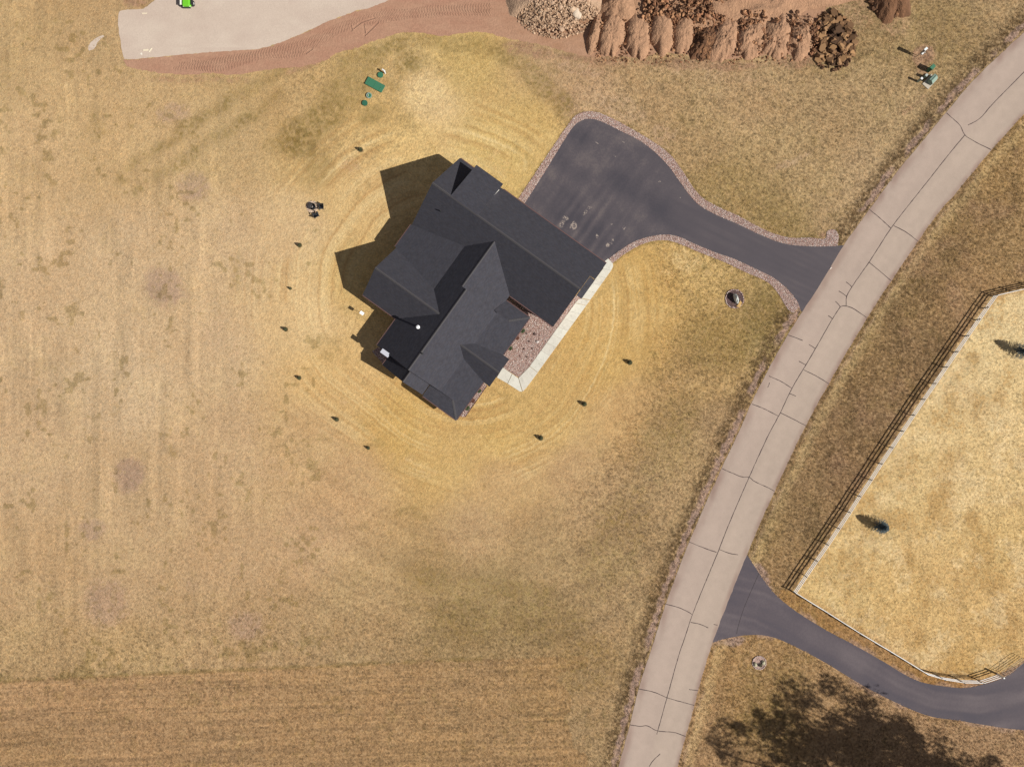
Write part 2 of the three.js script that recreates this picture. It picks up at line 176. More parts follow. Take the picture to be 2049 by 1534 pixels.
const blobs = [                                                 // [colour, x, y, rx, ry, turn in degrees, strength]
  [OLIVE, 598, 276, 44, 40, -20, 0.9], [OLIVE, 640, 240, 80, 34, -40, 0.7], [OLIVE, 690, 185, 70, 40, -35, 0.6], [OLIVE, 720, 130, 60, 36, -20, 0.5], [OLIVE, 640, 330, 30, 40, 10, 0.5], [OLIVE, 545, 290, 20, 14, 0, 0.4], [OLIVE, 822, 122, 28, 26, 0, 0.75], [OLIVE, 770, 96, 64, 22, -18, 0.65], [OLIVE, 905, 86, 100, 17, 4, 0.5], [OLIVE, 1005, 108, 70, 18, 28, 0.55], [OLIVE, 1075, 160, 64, 24, 48, 0.62], [OLIVE, 1124, 210, 36, 20, 62, 0.68], [OLIVE, 745, 228, 30, 18, -30, 0.6], [OLIVE, 752, 226, 26, 14, -30, 0.5], [OLIVE, 788, 170, 30, 14, 40, 0.35],
  [OLIVE, 476, 545, 9, 42, 0, 0.4], [OLIVE, 345, 905, 20, 14, 0, 0.45], [OLIVE, 818, 1022, 28, 9, -12, 0.5], [OLIVE, 840, 1030, 18, 7, 10, 0.5], [OLIVE, 1000, 1178, 130, 22, 4, 0.5], [OLIVE, 935, 1235, 80, 50, 0, 0.48], [OLIVE, 1085, 1245, 90, 56, 0, 0.46], [OLIVE, 1230, 1080, 60, 130, 25, 0.42], [OLIVE, 1330, 880, 60, 110, 28, 0.4], [OLIVE, 1430, 690, 80, 60, 0, 0.46], [OLIVE, 1535, 640, 50, 60, 20, 0.55], [OLIVE, 1180, 1330, 70, 60, 0, 0.4], [OLIVE, 860, 1160, 60, 30, 10, 0.4], [OLIVE, 1470, 375, 90, 50, 20, 0.25], [OLIVE, 1560, 440, 70, 30, 20, 0.35], [OLIVE, 1880, 60, 110, 70, 0, 0.25], [OLIVE, 1640, 120, 60, 30, 20, 0.2], [OLIVE, 1255, 590, 12, 8, 0, 0.3], [OLIVE, 1410, 535, 10, 8, 0, 0.5], [OLIVE, 1160, 300, 8, 30, 20, 0.2], [OLIVE, 830, 1070, 8, 6, 0, 0.4], [OLIVE, 230, 820, 10, 14, 0, 0.3], [OLIVE, 60, 340, 40, 30, 0, 0.2], [OLIVE, 190, 250, 20, 40, 10, 0.25], [OLIVE, 90, 730, 30, 16, 0, 0.2], [OLIVE, 210, 460, 26, 50, -20, 0.18], [OLIVE, 20, 170, 40, 60, 0, 0.15],
  [OLIVE, 1885, 520, 40, 120, 35, 0.22], [OLIVE, 1540, 1450, 70, 60, 0, 0.35], [OLIVE, 1530, 1345, 40, 20, 0, 0.3], [OLIVE, 1590, 1360, 50, 18, 20, 0.25], [OLIVE, 1960, 420, 40, 20, 0, 0.2],
  [MAUVE, 332, 575, 48, 46, 10, 0.8], [MAUVE, 385, 372, 40, 34, 0, 0.7], [MAUVE, 256, 950, 34, 40, 0, 0.85], [MAUVE, 188, 1060, 30, 22, 0, 0.7], [MAUVE, 214, 1206, 50, 54, 0, 0.7], [MAUVE, 492, 1250, 40, 38, 0, 0.7], [MAUVE, 345, 228, 44, 24, -10, 0.6], [MAUVE, 420, 640, 40, 70, -10, 0.4], [MAUVE, 470, 740, 16, 110, 4, 0.35], [MAUVE, 700, 330, 24, 16, 0, 0.4], [MAUVE, 1120, 1200, 30, 40, 0, 0.25], [MAUVE, 1245, 215, 70, 26, 20, 0.5], [MAUVE, 1330, 270, 40, 30, 40, 0.45], [MAUVE, 820, 930, 60, 20, 20, 0.25], [MAUVE, 1160, 140, 70, 14, 10, 0.5], [MAUVE, 1420, 150, 130, 14, 4, 0.35], [MAUVE, 1590, 320, 60, 10, -28, 0.5], [MAUVE, 385, 1170, 20, 20, 0, 0.4], [MAUVE, 680, 800, 20, 12, 30, 0.3], [MAUVE, 540, 940, 40, 30, 0, 0.3],
  [PALE, 855, 190, 46, 36, 0, 0.6], [PALE, 1000, 305, 44, 14, 30, 0.4], [PALE, 1045, 325, 18, 12, 30, 0.5], [PALE, 1372, 520, 36, 22, 15, 0.6], [PALE, 1330, 545, 14, 10, 0, 0.5], [PALE, 700, 640, 24, 50, 0, 0.35], [PALE, 940, 880, 60, 16, 10, 0.3], [PALE, 1990, 620, 30, 40, 20, 0.5], [PALE, 1960, 740, 40, 60, 20, 0.4], [PALE, 1720, 1120, 40, 60, 30, 0.4], [PALE, 1860, 1330, 60, 12, 20, 0.25], 
  [RUST, 1000, 330, 50, 16, 35, 0.4], [RUST, 820, 300, 50, 12, -30, 0.3], [RUST, 760, 520, 30, 50, 20, 0.3], [RUST, 780, 150, 60, 40, 30, 0.35], [RUST, 760, 220, 40, 30, 0, 0.3], [RUST, 1150, 720, 30, 70, 36, 0.25], [RUST, 860, 900, 110, 18, 20, 0.3], [RUST, 700, 760, 20, 70, -20, 0.25], [RUST, 1560, 790, 30, 50, 30, 0.2], [RUST, 1990, 700, 30, 60, 30, 0.15], [RUST, 1950, 1160, 90, 40, -20, 0.25], [RUST, 1790, 1060, 40, 30, 0, 0.2],
  [SOIL, 1848, 112, 27, 20, -30, 1], [SOIL, 1848, 141, 16, 9, 10, 0.7], [RUST, 1862, 116, 10, 8, 0, 0.7], [SOIL, 1830, 210, 40, 8, -35, 0.6], [PALE, 1830, 206, 22, 6, -35, 0.7], [SOIL, 1180, 120, 90, 14, 8, 0.7], [SOIL, 1060, 100, 60, 16, 10, 0.7], [SOIL, 1400, 128, 160, 14, 2, 0.7], [SOIL, 1590, 122, 60, 16, 0, 0.7], [SOIL, 1700, 20, 60, 50, 0, 0.5], [SOIL, 1790, 40, 40, 40, 0, 0.5], [SOIL, 400, 160, 140, 8, 0, 0.5], [SOIL, 620, 130, 60, 10, -20, 0.6], [SOIL, 270, 2, 30, 18, 0, 0.7], [SOIL, 1655, 470, 22, 8, 0, 0.8], [SOIL, 1585, 640, 16, 10, 40, 0.7], [PINKGRAVEL, 1527, 1150, 13, 34, -34, 0.9], [PINKGRAVEL, 1468, 1284, 28, 9, -12, 0.95], [SOIL, 1550, 1192, 10, 16, -35, 0.5],
];
const trackLines = [[[240, 350], [295, 312], [400, 240], [480, 190], [560, 140]], [[275, 380], [340, 338], [430, 277], [500, 232], [560, 192]]].map((l) => distTo(l));
const roadLd = distTo(roadL), roadRd = distTo(roadR), bandLd = distTo(bandLow), bandTd = distTo(bandTop), fenceD = distTo(paddock.slice(0, fenceW.length)), farLd = distTo(farLow), farTd = distTo(farTop), rowD = distTo([[-200, 1374], [200, 1352], [560, 1336], [960, 1318]]);
const ring = (x, y) => { const a = 0.623, c = Math.cos(a), s = Math.sin(a), dx = x - 910, dy = y - 605, u = Math.abs(dx * c + dy * s) - 70, v = Math.abs(-dx * s + dy * c) - 30; return Math.hypot(Math.max(u, 0), Math.max(v, 0)) + Math.min(Math.max(u, v), 0) - 130; };
// things that vary slowly (distances, patches) are worked out every 4 texels and interpolated
const CW = GW / 4 + 1, CH = GH / 4 + 1, NB = 14, coarse = new Float32Array(CW * CH * NB);
const clusterOf = (c) => [OLIVE, MAUVE, PALE, RUST, SOIL, PINKGRAVEL].indexOf(c);
for (let j = 0; j < CH; j++) for (let i = 0; i < CW; i++) {
  const px = CX + (GX0 + i * 4 / GW * GWM) * S, py = CY + (GZ0 + j * 4 / GH * GHM) * S, o = (j * CW + i) * NB, wx = px + 9 * fbm(px / 30, py / 30, 3, 60), wy = py + 9 * fbm(px / 30, py / 30, 3, 66);
  for (const b of blobs) {
    const dx = wx - b[1], dy = wy - b[2]; if (Math.abs(dx) > 2 * Math.max(b[3], b[4]) || Math.abs(dy) > 2 * Math.max(b[3], b[4])) continue;
    const a = b[5] * Math.PI / 180, c = Math.cos(a), s = Math.sin(a), r = Math.hypot((dx * c + dy * s) / b[3], (-dx * s + dy * c) / b[4]), k = clusterOf(b[0]);
    coarse[o + k] = Math.max(coarse[o + k], b[6] * (1 - smooth(0.55, 1.35, r)));
  }
  coarse[o + 6] = Math.max(0.5 * (1 - smooth(2, 24, trackLines[0](wx, wy))), 0.47 * (1 - smooth(1, 22, trackLines[1](wx, wy)))) * (0.75 + 0.4 * noise(wx / 30, wy / 30, 125));
  coarse[o + 7] = px < xAt(roadL, py) ? roadLd(px, py) : 999;
  coarse[o + 8] = px > xAt(roadR, py) ? roadRd(px, py) : 999;
  coarse[o + 9] = Math.min(bandLd(px, py), bandTd(px, py));
  coarse[o + 10] = fenceD(px, py);
  coarse[o + 11] = Math.min(farLd(px, py), farTd(px, py));
  coarse[o + 12] = rowD(px, py);
  coarse[o + 13] = ring(px, py);
}
const groundLin = new Float32Array(GW * GH * 3), groundRough = new Float32Array(GW * GH);
{
  const c = new Float32Array(NB), col = [0, 0, 0], mix = (t, k) => { for (let q = 0; q < 3; q++) col[q] += (t[q] - col[q]) * k; };
  for (let y = 0; y < GH; y++) for (let x = 0; x < GW; x++) {
    const px = CX + (GX0 + (x + 0.5) / GW * GWM) * S, py = CY + (GZ0 + (y + 0.5) / GH * GHM) * S;
    const jx = 3 * noise(px / 7, py / 7, 70), jy = 3 * noise(px / 7, py / 7, 71), reg = regionOf(px + jx, py + jy);
    { const fx = (x + 0.5) / 8, fy = (y + 0.5) / 8, i = Math.floor(fx), j = Math.floor(fy), u = fx - i, v = fy - j, a = field.out[reg], w = field.w; for (let q = 0; q < 3; q++) col[q] = lerp(lerp(a[(j * w + i) * 3 + q], a[(j * w + i + 1) * 3 + q], u), lerp(a[((j + 1) * w + i) * 3 + q], a[((j + 1) * w + i + 1) * 3 + q], u), v); }
    { const fx = (x + 0.5) / 4, fy = (y + 0.5) / 4, i = Math.floor(fx), j = Math.floor(fy), u = fx - i, v = fy - j, o = (j * CW + i) * NB, e = o + CW * NB; for (let q = 0; q < NB; q++) c[q] = lerp(lerp(coarse[o + q], coarse[o + NB + q], u), lerp(coarse[e + q], coarse[e + NB + q], u), v); }
    if (reg === 'W') { col[0] *= 1.04; col[1] *= 1.045; col[2] *= 1.06; } const n2 = noise(px / 2.3, py / 2.3, 80), n4 = noise(px / 4.6, py / 4.6, 81), n9 = noise(px / 9, py / 9, 82), n22 = fbm(px / 24, py / 24, 3, 83), n60 = fbm(px / 70, py / 70, 3, 86);
    let rough = 0.5, grain = 0.21;
    const lawn = reg === 'W' || reg === 'B' ? (1 - smooth(165, 270, c[13] + 30 * n60)) * smooth(-20, 10, c[13]) : 0;
    if (reg === 'B') { rough = 0.75; grain = 0.3; } else if (reg === 'R' || reg === 'Q') { rough = 0.95; grain = 0.3; } else if (reg === 'P') { rough = 0.55; grain = 0.29; } else if (reg === 'V') { rough = 0.7; grain = 0.34; }
    else { rough = lerp(0.5, 0.2, lawn); if (px > 1080) { const k = smooth(1050, 1250, px) * (1 - lawn); rough = lerp(rough, 0.8, k); grain = lerp(grain, 0.33, k); } if (py > 1060) { const k = smooth(1060, 1340, py); rough = lerp(rough, 0.75, k); grain = lerp(grain, 0.3, k); } if (py < 330 && px > 560 && px < 860) grain = 0.32; }
    // patches break up through the noise so that they end in tufts
    const brk = (s) => (s <= 0 ? 0 : smooth(0.12, 0.78, s + 0.36 * n4 + 0.3 * n9 + 0.22 * n2) * Math.min(1, s * 1.25));
    mix(MAUVE, brk(c[1]) * 0.85); mix(PALE, brk(c[2]) * 0.7); mix(RUST, brk(c[3]) * 0.6); const soft = clamp(0.62 + 0.55 * n4 + 0.4 * n9 + 0.35 * n2, 0, 1.2); mix(OLIVE, Math.min(1, c[0] * 1.15 * soft)); mix(SOIL, brk(c[4])); mix(PINKGRAVEL, brk(c[5])); mix(OLIVE, Math.min(0.9, c[6] * 1.5 * soft)); mix(OLIVE, 0.5 * smooth(0.42, 0.72, 0.62 * noise(px / 11, py / 11, 126) + 0.5 * noise(px / 48, py / 48, 127) + 0.2 * n4) * (reg === 'W' && px < 640 ? 1 : 0.5));
    // stray tufts: greener and browner clumps everywhere
    mix(OLIVE, 0.2 * smooth(0.22, 0.6, n22 + 0.35 * n4) * (reg === 'P' ? 0.25 : 0.8)); mix(RUST, 0.14 * smooth(0.0, 0.6, n60 + 0.25 * n9)); mix(PALE, 0.14 * smooth(-0.1, 0.6, -n60 + 0.3 * n9) * (reg === 'W' || reg === 'P' ? 1 : 0.2));
    if (reg === 'P') { mix(STALE, 0.62 * smooth(0.0, 0.5, fbm(px / 26 + 5, py / 40, 3, 120) + 0.35 * n4 + 0.15 * n2)); mix(BLEACH, 0.4 * smooth(0.0, 0.5, fbm(px / 40 + 9, py / 40, 3, 129) + 0.3 * n4)); }
    if (reg === 'W' || reg === 'B') {
      // mower passes round the house, old rows across the field
      if (lawn > 0) { const d = c[13] + 14 * fbm(px / 140, py / 140, 2, 90) + 1.5 * n9; const st = noise(d / 11, 3.3 + px / 500, 91) * 0.4 + noise(d / 5.2, 9.1 + py / 300, 92) * 0.6 + noise(d / 2.6, 4.1 + py / 200, 124) * 0.35; const k = lawn * smooth(-0.25, 0.45, noise(px / 70, py / 70, 93) + 0.1); mix(st > 0 ? PALE : RUST, Math.abs(st) * 0.5 * k); const sw = noise(d / 20, px / 150 + py / 170, 128) * 0.5 + st; for (let q = 0; q < 3; q++) col[q] *= 1 + [0.06, 0.08, 0.12][q] * sw * k; }
      if (px < 560 && py < 1340) { const st = noise(px / 6.5 + 0.6 * noise(py / 60, px / 60, 94), py / 120, 95) * 0.6 + noise(px / 15, py / 200, 96) * 0.6; const k = (1 - smooth(360, 560, px)) * 0.17 * smooth(-0.8, 0.3, noise(px / 80, py / 100, 121)); for (let q = 0; q < 3; q++) col[q] *= 1 + st * k; }
      if (reg === 'B') { const k = smooth(1200, 1100, px), st = noise(px / 220, (py + 0.035 * px) / 6.5, 97) * 0.55 + noise(px / 90, (py + 0.035 * px) / 2.8, 98) * 0.6; for (let q = 0; q < 3; q++) col[q] *= 1 + st * 0.26 * k; }
      mix(OLIVE, 0.55 * (1 - smooth(1, 7, c[12] + 2 * n9)) * smooth(-0.1, 0.3, n22 + 0.3));
      if (px > 560 && px < 1300 && py > 880 && py < 1340) { const d = c[13] + 8 * fbm(px / 80, py / 80, 2, 99); for (let q = 0; q < 3; q++) col[q] *= 1 + 0.1 * noise(d / 8, px / 400, 100) * smooth(230, 300, c[13]); }
      // verge: weeds, then a strip of washed gravel, then weeds again at the road's edge
      const v = c[7] + 4 * n9; if (v < 50) { mix(WEED, 0.85 * (1 - smooth(22, 48, v)) * smooth(-0.6, 0.3, n4 + 0.3 * n22 + 0.1)); mix(PINKGRAVEL, 0.9 * smooth(3, 7, v) * (1 - smooth(14, 19, v)) * smooth(-0.45, 0.1, noise(px / 40, py / 40, 101) + 0.1)); mix(WEED, 0.75 * (1 - smooth(2, 6, v))); rough = lerp(1, rough, smooth(30, 46, v)); grain = lerp(0.42, grain, smooth(30, 46, v)); }
      mix(OLIVE, 0.5 * (1 - smooth(1, 6, c[9] + 2.5 * n9)));
    } else {
      const v = c[8] + 4 * n9; if (v < 40) { mix(WEED, 0.6 * (1 - smooth(1, 6, v))); mix(PINKGRAVEL, 0.3 * smooth(4, 8, v) * (1 - smooth(10, 16, v)) * smooth(-0.1, 0.3, noise(px / 50, py / 50, 102))); mix(PALE, 0.3 * smooth(6, 12, v) * (1 - smooth(18, 38, v))); }
      if (reg === 'R') { mix(WEED, 0.42 * smooth(-0.1, 0.5, fbm(px / 45, py / 45, 3, 103) + 0.2 * n9)); mix(SOIL, 0.3 * smooth(0.1, 0.5, fbm(px / 60 + 9, py / 60, 3, 104))); }
      if (reg === 'Q') { mix(PINKGRAVEL, 0.55 * (1 - smooth(2, 12, c[11] + 3 * n9)) * smooth(-0.2, 0.3, noise(px / 30, py / 30, 105) + 0.2)); const st = noise(c[8] / 7, py / 120, 106); for (let q = 0; q < 3; q++) col[q] *= 1 + 0.12 * st * (1 - smooth(40, 90, c[8])); }
      if (reg === 'V') mix(PINKGRAVEL, 0.5 * (1 - smooth(4, 11, c[11] + 3 * n9)) * smooth(-0.2, 0.3, noise(px / 30, py / 30, 107)));
      if (reg === 'P') mix(RUST, 0.4 * (1 - smooth(3, 16, c[10] + 5 * n9)));
    }
    { const t = 0.8 * noise(px / 3.3, py / 3.3, 122) + 0.6 * n2 + 0.2 * n9 + 0.06, k = smooth(0.3, 0.95, rough); mix(THATCH, 0.32 * k * smooth(0.1, 0.8, t)); mix(TUFT_SHADE, 0.4 * k * smooth(0.1, 0.8, -t)); }  // pale thatch, then dark specks painted as shadow between the tussocks
    const g = 1 + grain * (0.8 * n2 + 0.42 * n4 + 0.14 * n9) + 0.035 * n22, hue = 0.03 * noise(px / 3.1, py / 3.1, 110), i = (y * GW + x) * 3;
    const dark = smooth(0.5, 0.95, noise(px / 3.4, py / 3.4, 111) * 0.8 + n4 * 0.4) * rough * 0.35;  // grain and dark specks: uneven grass tone plus painted tussock shade
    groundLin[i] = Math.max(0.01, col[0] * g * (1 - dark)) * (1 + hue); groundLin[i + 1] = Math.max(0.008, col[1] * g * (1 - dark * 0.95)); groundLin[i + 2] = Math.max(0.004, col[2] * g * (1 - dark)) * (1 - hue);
    groundRough[y * GW + x] = rough;
  }
}
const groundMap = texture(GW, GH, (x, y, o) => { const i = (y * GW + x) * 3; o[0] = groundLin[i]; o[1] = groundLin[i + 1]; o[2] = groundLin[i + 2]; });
groundMap.wrapS = groundMap.wrapT = THREE.MirroredRepeatWrapping;
const grassBump = texture(1024, 1024, (x, y, o) => { const per = (f, k) => { const u = x / 1024 * f, v = y / 1024 * f, a = noise(u, v, k); return a; }; o[0] = o[1] = o[2] = 0.5 + 0.26 * per(256, 130) + 0.2 * per(128, 131) + 0.1 * per(64, 132); }, false);
{
  const R = 2600, g = new THREE.PlaneGeometry(R * 2, R * 2); g.rotateX(-Math.PI / 2);
  const p = g.attributes.position, uv = g.attributes.uv, uv1 = new Float32Array(p.count * 2);
  for (let i = 0; i < p.count; i++) { uv.setXY(i, (p.getX(i) - GX0) / GWM, (p.getZ(i) - GZ0) / GHM); uv1[i * 2] = p.getX(i) / 20; uv1[i * 2 + 1] = p.getZ(i) / 20; }
  g.setAttribute('uv1', new THREE.BufferAttribute(uv1, 2)); grassBump.channel = 1;
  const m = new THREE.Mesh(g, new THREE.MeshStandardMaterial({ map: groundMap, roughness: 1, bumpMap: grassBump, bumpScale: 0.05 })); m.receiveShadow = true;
  top(m, 'ground'); tag(m, 'dry tan and golden grass ground with greener patches around the house and road', null, null, 'structure');
}
// low tufts standing in the grass, coloured like the ground they stand in
{
  const r = rng(21), N = 330000, blades = [];
  for (let k = 0; k < 5; k++) { const a = k / 5 * 6.283 + 0.4 * k, c = Math.cos(a), s = Math.sin(a), w = 0.2; blades.push(-s * w + c * 0.12, 0, c * w + s * 0.12, s * w + c * 0.12, 0, -c * w + s * 0.12, c * (0.8 + 0.2 * (k % 2)), 0.75 + 0.25 * (k % 3), s * (0.8 + 0.2 * (k % 2))); }
  const g = new THREE.BufferGeometry(); g.setAttribute('position', new THREE.Float32BufferAttribute(blades, 3)); g.computeVertexNormals();
  const pos = [], cols = [];
  for (let i = 0; i < N; i++) {
    const x = (r() - 0.5) * 136, z = (r() - 0.5) * 102, tx = Math.floor((x - GX0) / GWM * GW), ty = Math.floor((z - GZ0) / GHM * GH), mx = tx >> 1, my = ty >> 1, keep = r(), a = r(), b = r(), cc = r();
    if (paved[my * (GW / 2) + mx]) continue; const rough = groundRough[ty * GW + tx]; if (keep > 0.35 + 0.65 * rough) continue;
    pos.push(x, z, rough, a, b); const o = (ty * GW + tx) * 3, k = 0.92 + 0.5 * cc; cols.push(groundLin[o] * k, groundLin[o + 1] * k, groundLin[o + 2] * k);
  }
  const n = cols.length / 3, im = new THREE.InstancedMesh(g, new THREE.MeshStandardMaterial({ color: 0xffffff, roughness: 1, side: THREE.DoubleSide }), n), m = new THREE.Matrix4(), q = new THREE.Quaternion(), Y = new THREE.Vector3(0, 1, 0), c = new THREE.Color();
  for (let i = 0; i < n; i++) { const [x, z, ro, a, b] = pos.slice(i * 5, i * 5 + 5), w = 0.07 + 0.07 * a + 0.05 * ro, h = (0.02 + 0.075 * ro) * (0.6 + 0.8 * b); m.compose(new THREE.Vector3(x, -0.004, z), q.setFromAxisAngle(Y, a * 40), new THREE.Vector3(w, h, w)); im.setMatrixAt(i, m); im.setColorAt(i, c.setRGB(cols[i * 3], cols[i * 3 + 1], cols[i * 3 + 2])); }
  im.castShadow = im.receiveShadow = true; top(im, 'grass'); tag(im, 'short dry grass tufts covering the lawns, verges and paddock', null, null, 'stuff');
}

// ---------------------------------------------------------------- road, driveways
const noiseTex = (n, scale, base, amp, k) => texture(n, n, (x, y, o) => { const a = NT[((y * 7 + k) & 255) << 8 | ((x * 3 + (y >> 4) * 11) & 255)] * 0.5 + noise(x / scale, y / scale, k) * 0.5 + 0.6 * fbm(x * 4 / n * 2, y * 4 / n * 2, 3, k + 4); for (let c = 0; c < 3; c++) o[c] = base[c] * (1 + amp * a); });
{
  const w = 1024, h = 1536, base = seen(188, 167, 154), left = seen(188, 169, 155), right = seen(190, 172, 156), edge = seen(160, 134, 122), B = [1180, -60, 2120, 1600], map = texture(w, h, (x, y, o) => {
    const px = lerp(B[0], B[2], (x + 0.5) / w), py = lerp(B[1], B[3], (y + 0.5) / h), l = xAt(roadL, py), r = xAt(roadR, py), t = clamp((px - l) / (r - l)), n = fbm(px / 9, py / 9, 3, 140) * 0.07 + NT[(y & 255) << 8 | (x & 255)] * 0.035 + fbm(px / 90, py / 90, 2, 141) * 0.06;
    const s = smooth(0.46, 0.53, t), lanes = 0.05 * Math.exp(-(((t - 0.27) / 0.1) ** 2)) + 0.055 * Math.exp(-(((t - 0.66) / 0.1) ** 2)), dust = Math.max(smooth(0.16, 0.02, t) * (0.5 + 0.5 * noise(px / 14, py / 30, 142)), smooth(0.9, 0.985, t) * (0.6 + 0.4 * noise(px / 10, py / 22, 143)));
    for (let c = 0; c < 3; c++) o[c] = lerp(lerp(lerp(left[c], right[c], s), base[c], 0.3), edge[c], clamp(dust)) * (1 + n + lanes);
  }); map.wrapS = map.wrapT = THREE.ClampToEdgeWrapping;
  const g = sheetGeo(roadPoly, 0.022), uv = g.attributes.uv; for (let i = 0; i < uv.count; i++) uv.setXY(i, (uv.getX(i) * S + CX - B[0]) / (B[2] - B[0]), (uv.getY(i) * S + CY - B[1]) / (B[3] - B[1]));
  const road = new THREE.Mesh(g, new THREE.MeshStandardMaterial({ map, roughness: 0.95 })); road.receiveShadow = true; top(road, 'road'); tag(road, 'pale pinkish grey paved road with dark sealed cracks crossing the right half', null, null, 'structure');
  const cracks = [
    [[2090, 100], [2048, 145.7], [1987.4, 207.3], [1960, 237.7], [1937.5, 250.4]], [[1894.5, 226], [1920.9, 250.4], [1931.6, 270], [1952.2, 283.6], [1983.5, 299.3]], [[1931.5, 269.6], [1899, 308.7], [1856, 363.4], [1811, 420], [1783, 457], [1739, 525], [1720, 551.8], [1705, 574], [1694.5, 593], [1693.5, 612.5]],
    [[1681.8, 613.4], [1687.7, 611.8], [1693.5, 612.3], [1706, 616.4], [1735.6, 636]], [[1681.8, 613.4], [1666, 638], [1631.9, 697.6], [1612.3, 730.8], [1585, 776.8], [1561.9, 825.3], [1538.4, 869.3], [1499.3, 954.4], [1458.2, 1050], [1439, 1098.8], [1385.2, 1230.8], [1370, 1277], [1360.4, 1304.4], [1335, 1394.4], [1314.4, 1468.7]],
    [[1705, 574], [1693.5, 564]], [[1694.5, 593], [1678.8, 582]], [[1681.8, 613.4], [1672, 602.7]], [[1666, 638], [1657.7, 631.4]], [[1631.9, 697.6], [1619, 688.8]], [[1612.3, 730], [1599, 722.6]], [[1739.5, 524.5], [1783.5, 561.6]], [[1739, 418], [1761, 436], [1783, 456.4]], [[1788.8, 451.5], [1813.2, 464.2], [1837.7, 482.8]], [[1608.4, 739.6], [1635.8, 753.3], [1659.3, 768]], [[1539, 752.3], [1565.4, 764], [1585, 776.8]], [[1577, 670], [1606.5, 681]],
    [[1505.2, 808.3], [1526.7, 816.5], [1557, 831.8]], [[1561.9, 825.3], [1587, 838], [1612.8, 851.3]], [[1444.5, 936.8], [1464, 945.6], [1485.6, 953.8], [1499.3, 954.4], [1509, 962.2], [1536.5, 975], [1550.2, 982.4]], [[1580.5, 787], [1593, 792.6]], [[1540, 765.6], [1536.5, 775]], [[1379.3, 1084], [1408.7, 1095.8], [1434, 1104.6]], [[1439, 1098.8], [1463.4, 1107.6], [1477, 1109.5]], [[1332.4, 1208.3], [1357.8, 1215], [1377.4, 1224], [1385, 1229]], [[1382.3, 1244.5], [1400.8, 1248.4], [1417.5, 1255.8]], [[1428.2, 1248.4], [1436, 1250.4]],
    [[1278.2, 1377.8], [1309.5, 1384.6], [1335, 1395.4], [1364.3, 1403.8], [1389.7, 1410.6]], [[1260.6, 1449.7], [1282, 1452.5], [1293.9, 1451.5], [1315.4, 1461.5], [1348.7, 1464.8], [1372, 1473]], [[1379, 1379], [1397.6, 1381]], [[1321.3, 1507.8], [1308, 1520], [1298.8, 1533.3]]];
  const tar = seenM(84, 66, 64, 0.8);
  cracks.forEach((c, n) => {
    const l = c.length > 2 ? spline(c, 3) : [c[0], [lerp(c[0][0], c[1][0], 0.5) + 0.6, lerp(c[0][1], c[1][1], 0.5)], c[1]], a = [], b = [];
    for (let i = 0; i < l.length; i++) { const p = l[Math.max(0, i - 1)], q = l[Math.min(l.length - 1, i + 1)], d = Math.hypot(q[0] - p[0], q[1] - p[1]), wv = 0.25 * noise(l[i][0] / 4, l[i][1] / 4, n), wd = 0.72 + 0.28 * noise(l[i][0] / 5, l[i][1] / 5, n + 3), nx = -(q[1] - p[1]) / d, ny = (q[0] - p[0]) / d; a.push([l[i][0] + nx * (wv + wd), l[i][1] + ny * (wv + wd)]); b.push([l[i][0] + nx * (wv - wd), l[i][1] + ny * (wv - wd)]); }
    const cm = new THREE.Mesh(sheetGeo([...a, ...b.reverse()], 0.026), tar); cm.name = numbered('sealed_crack'); cm.receiveShadow = true; road.add(cm);
  });
}
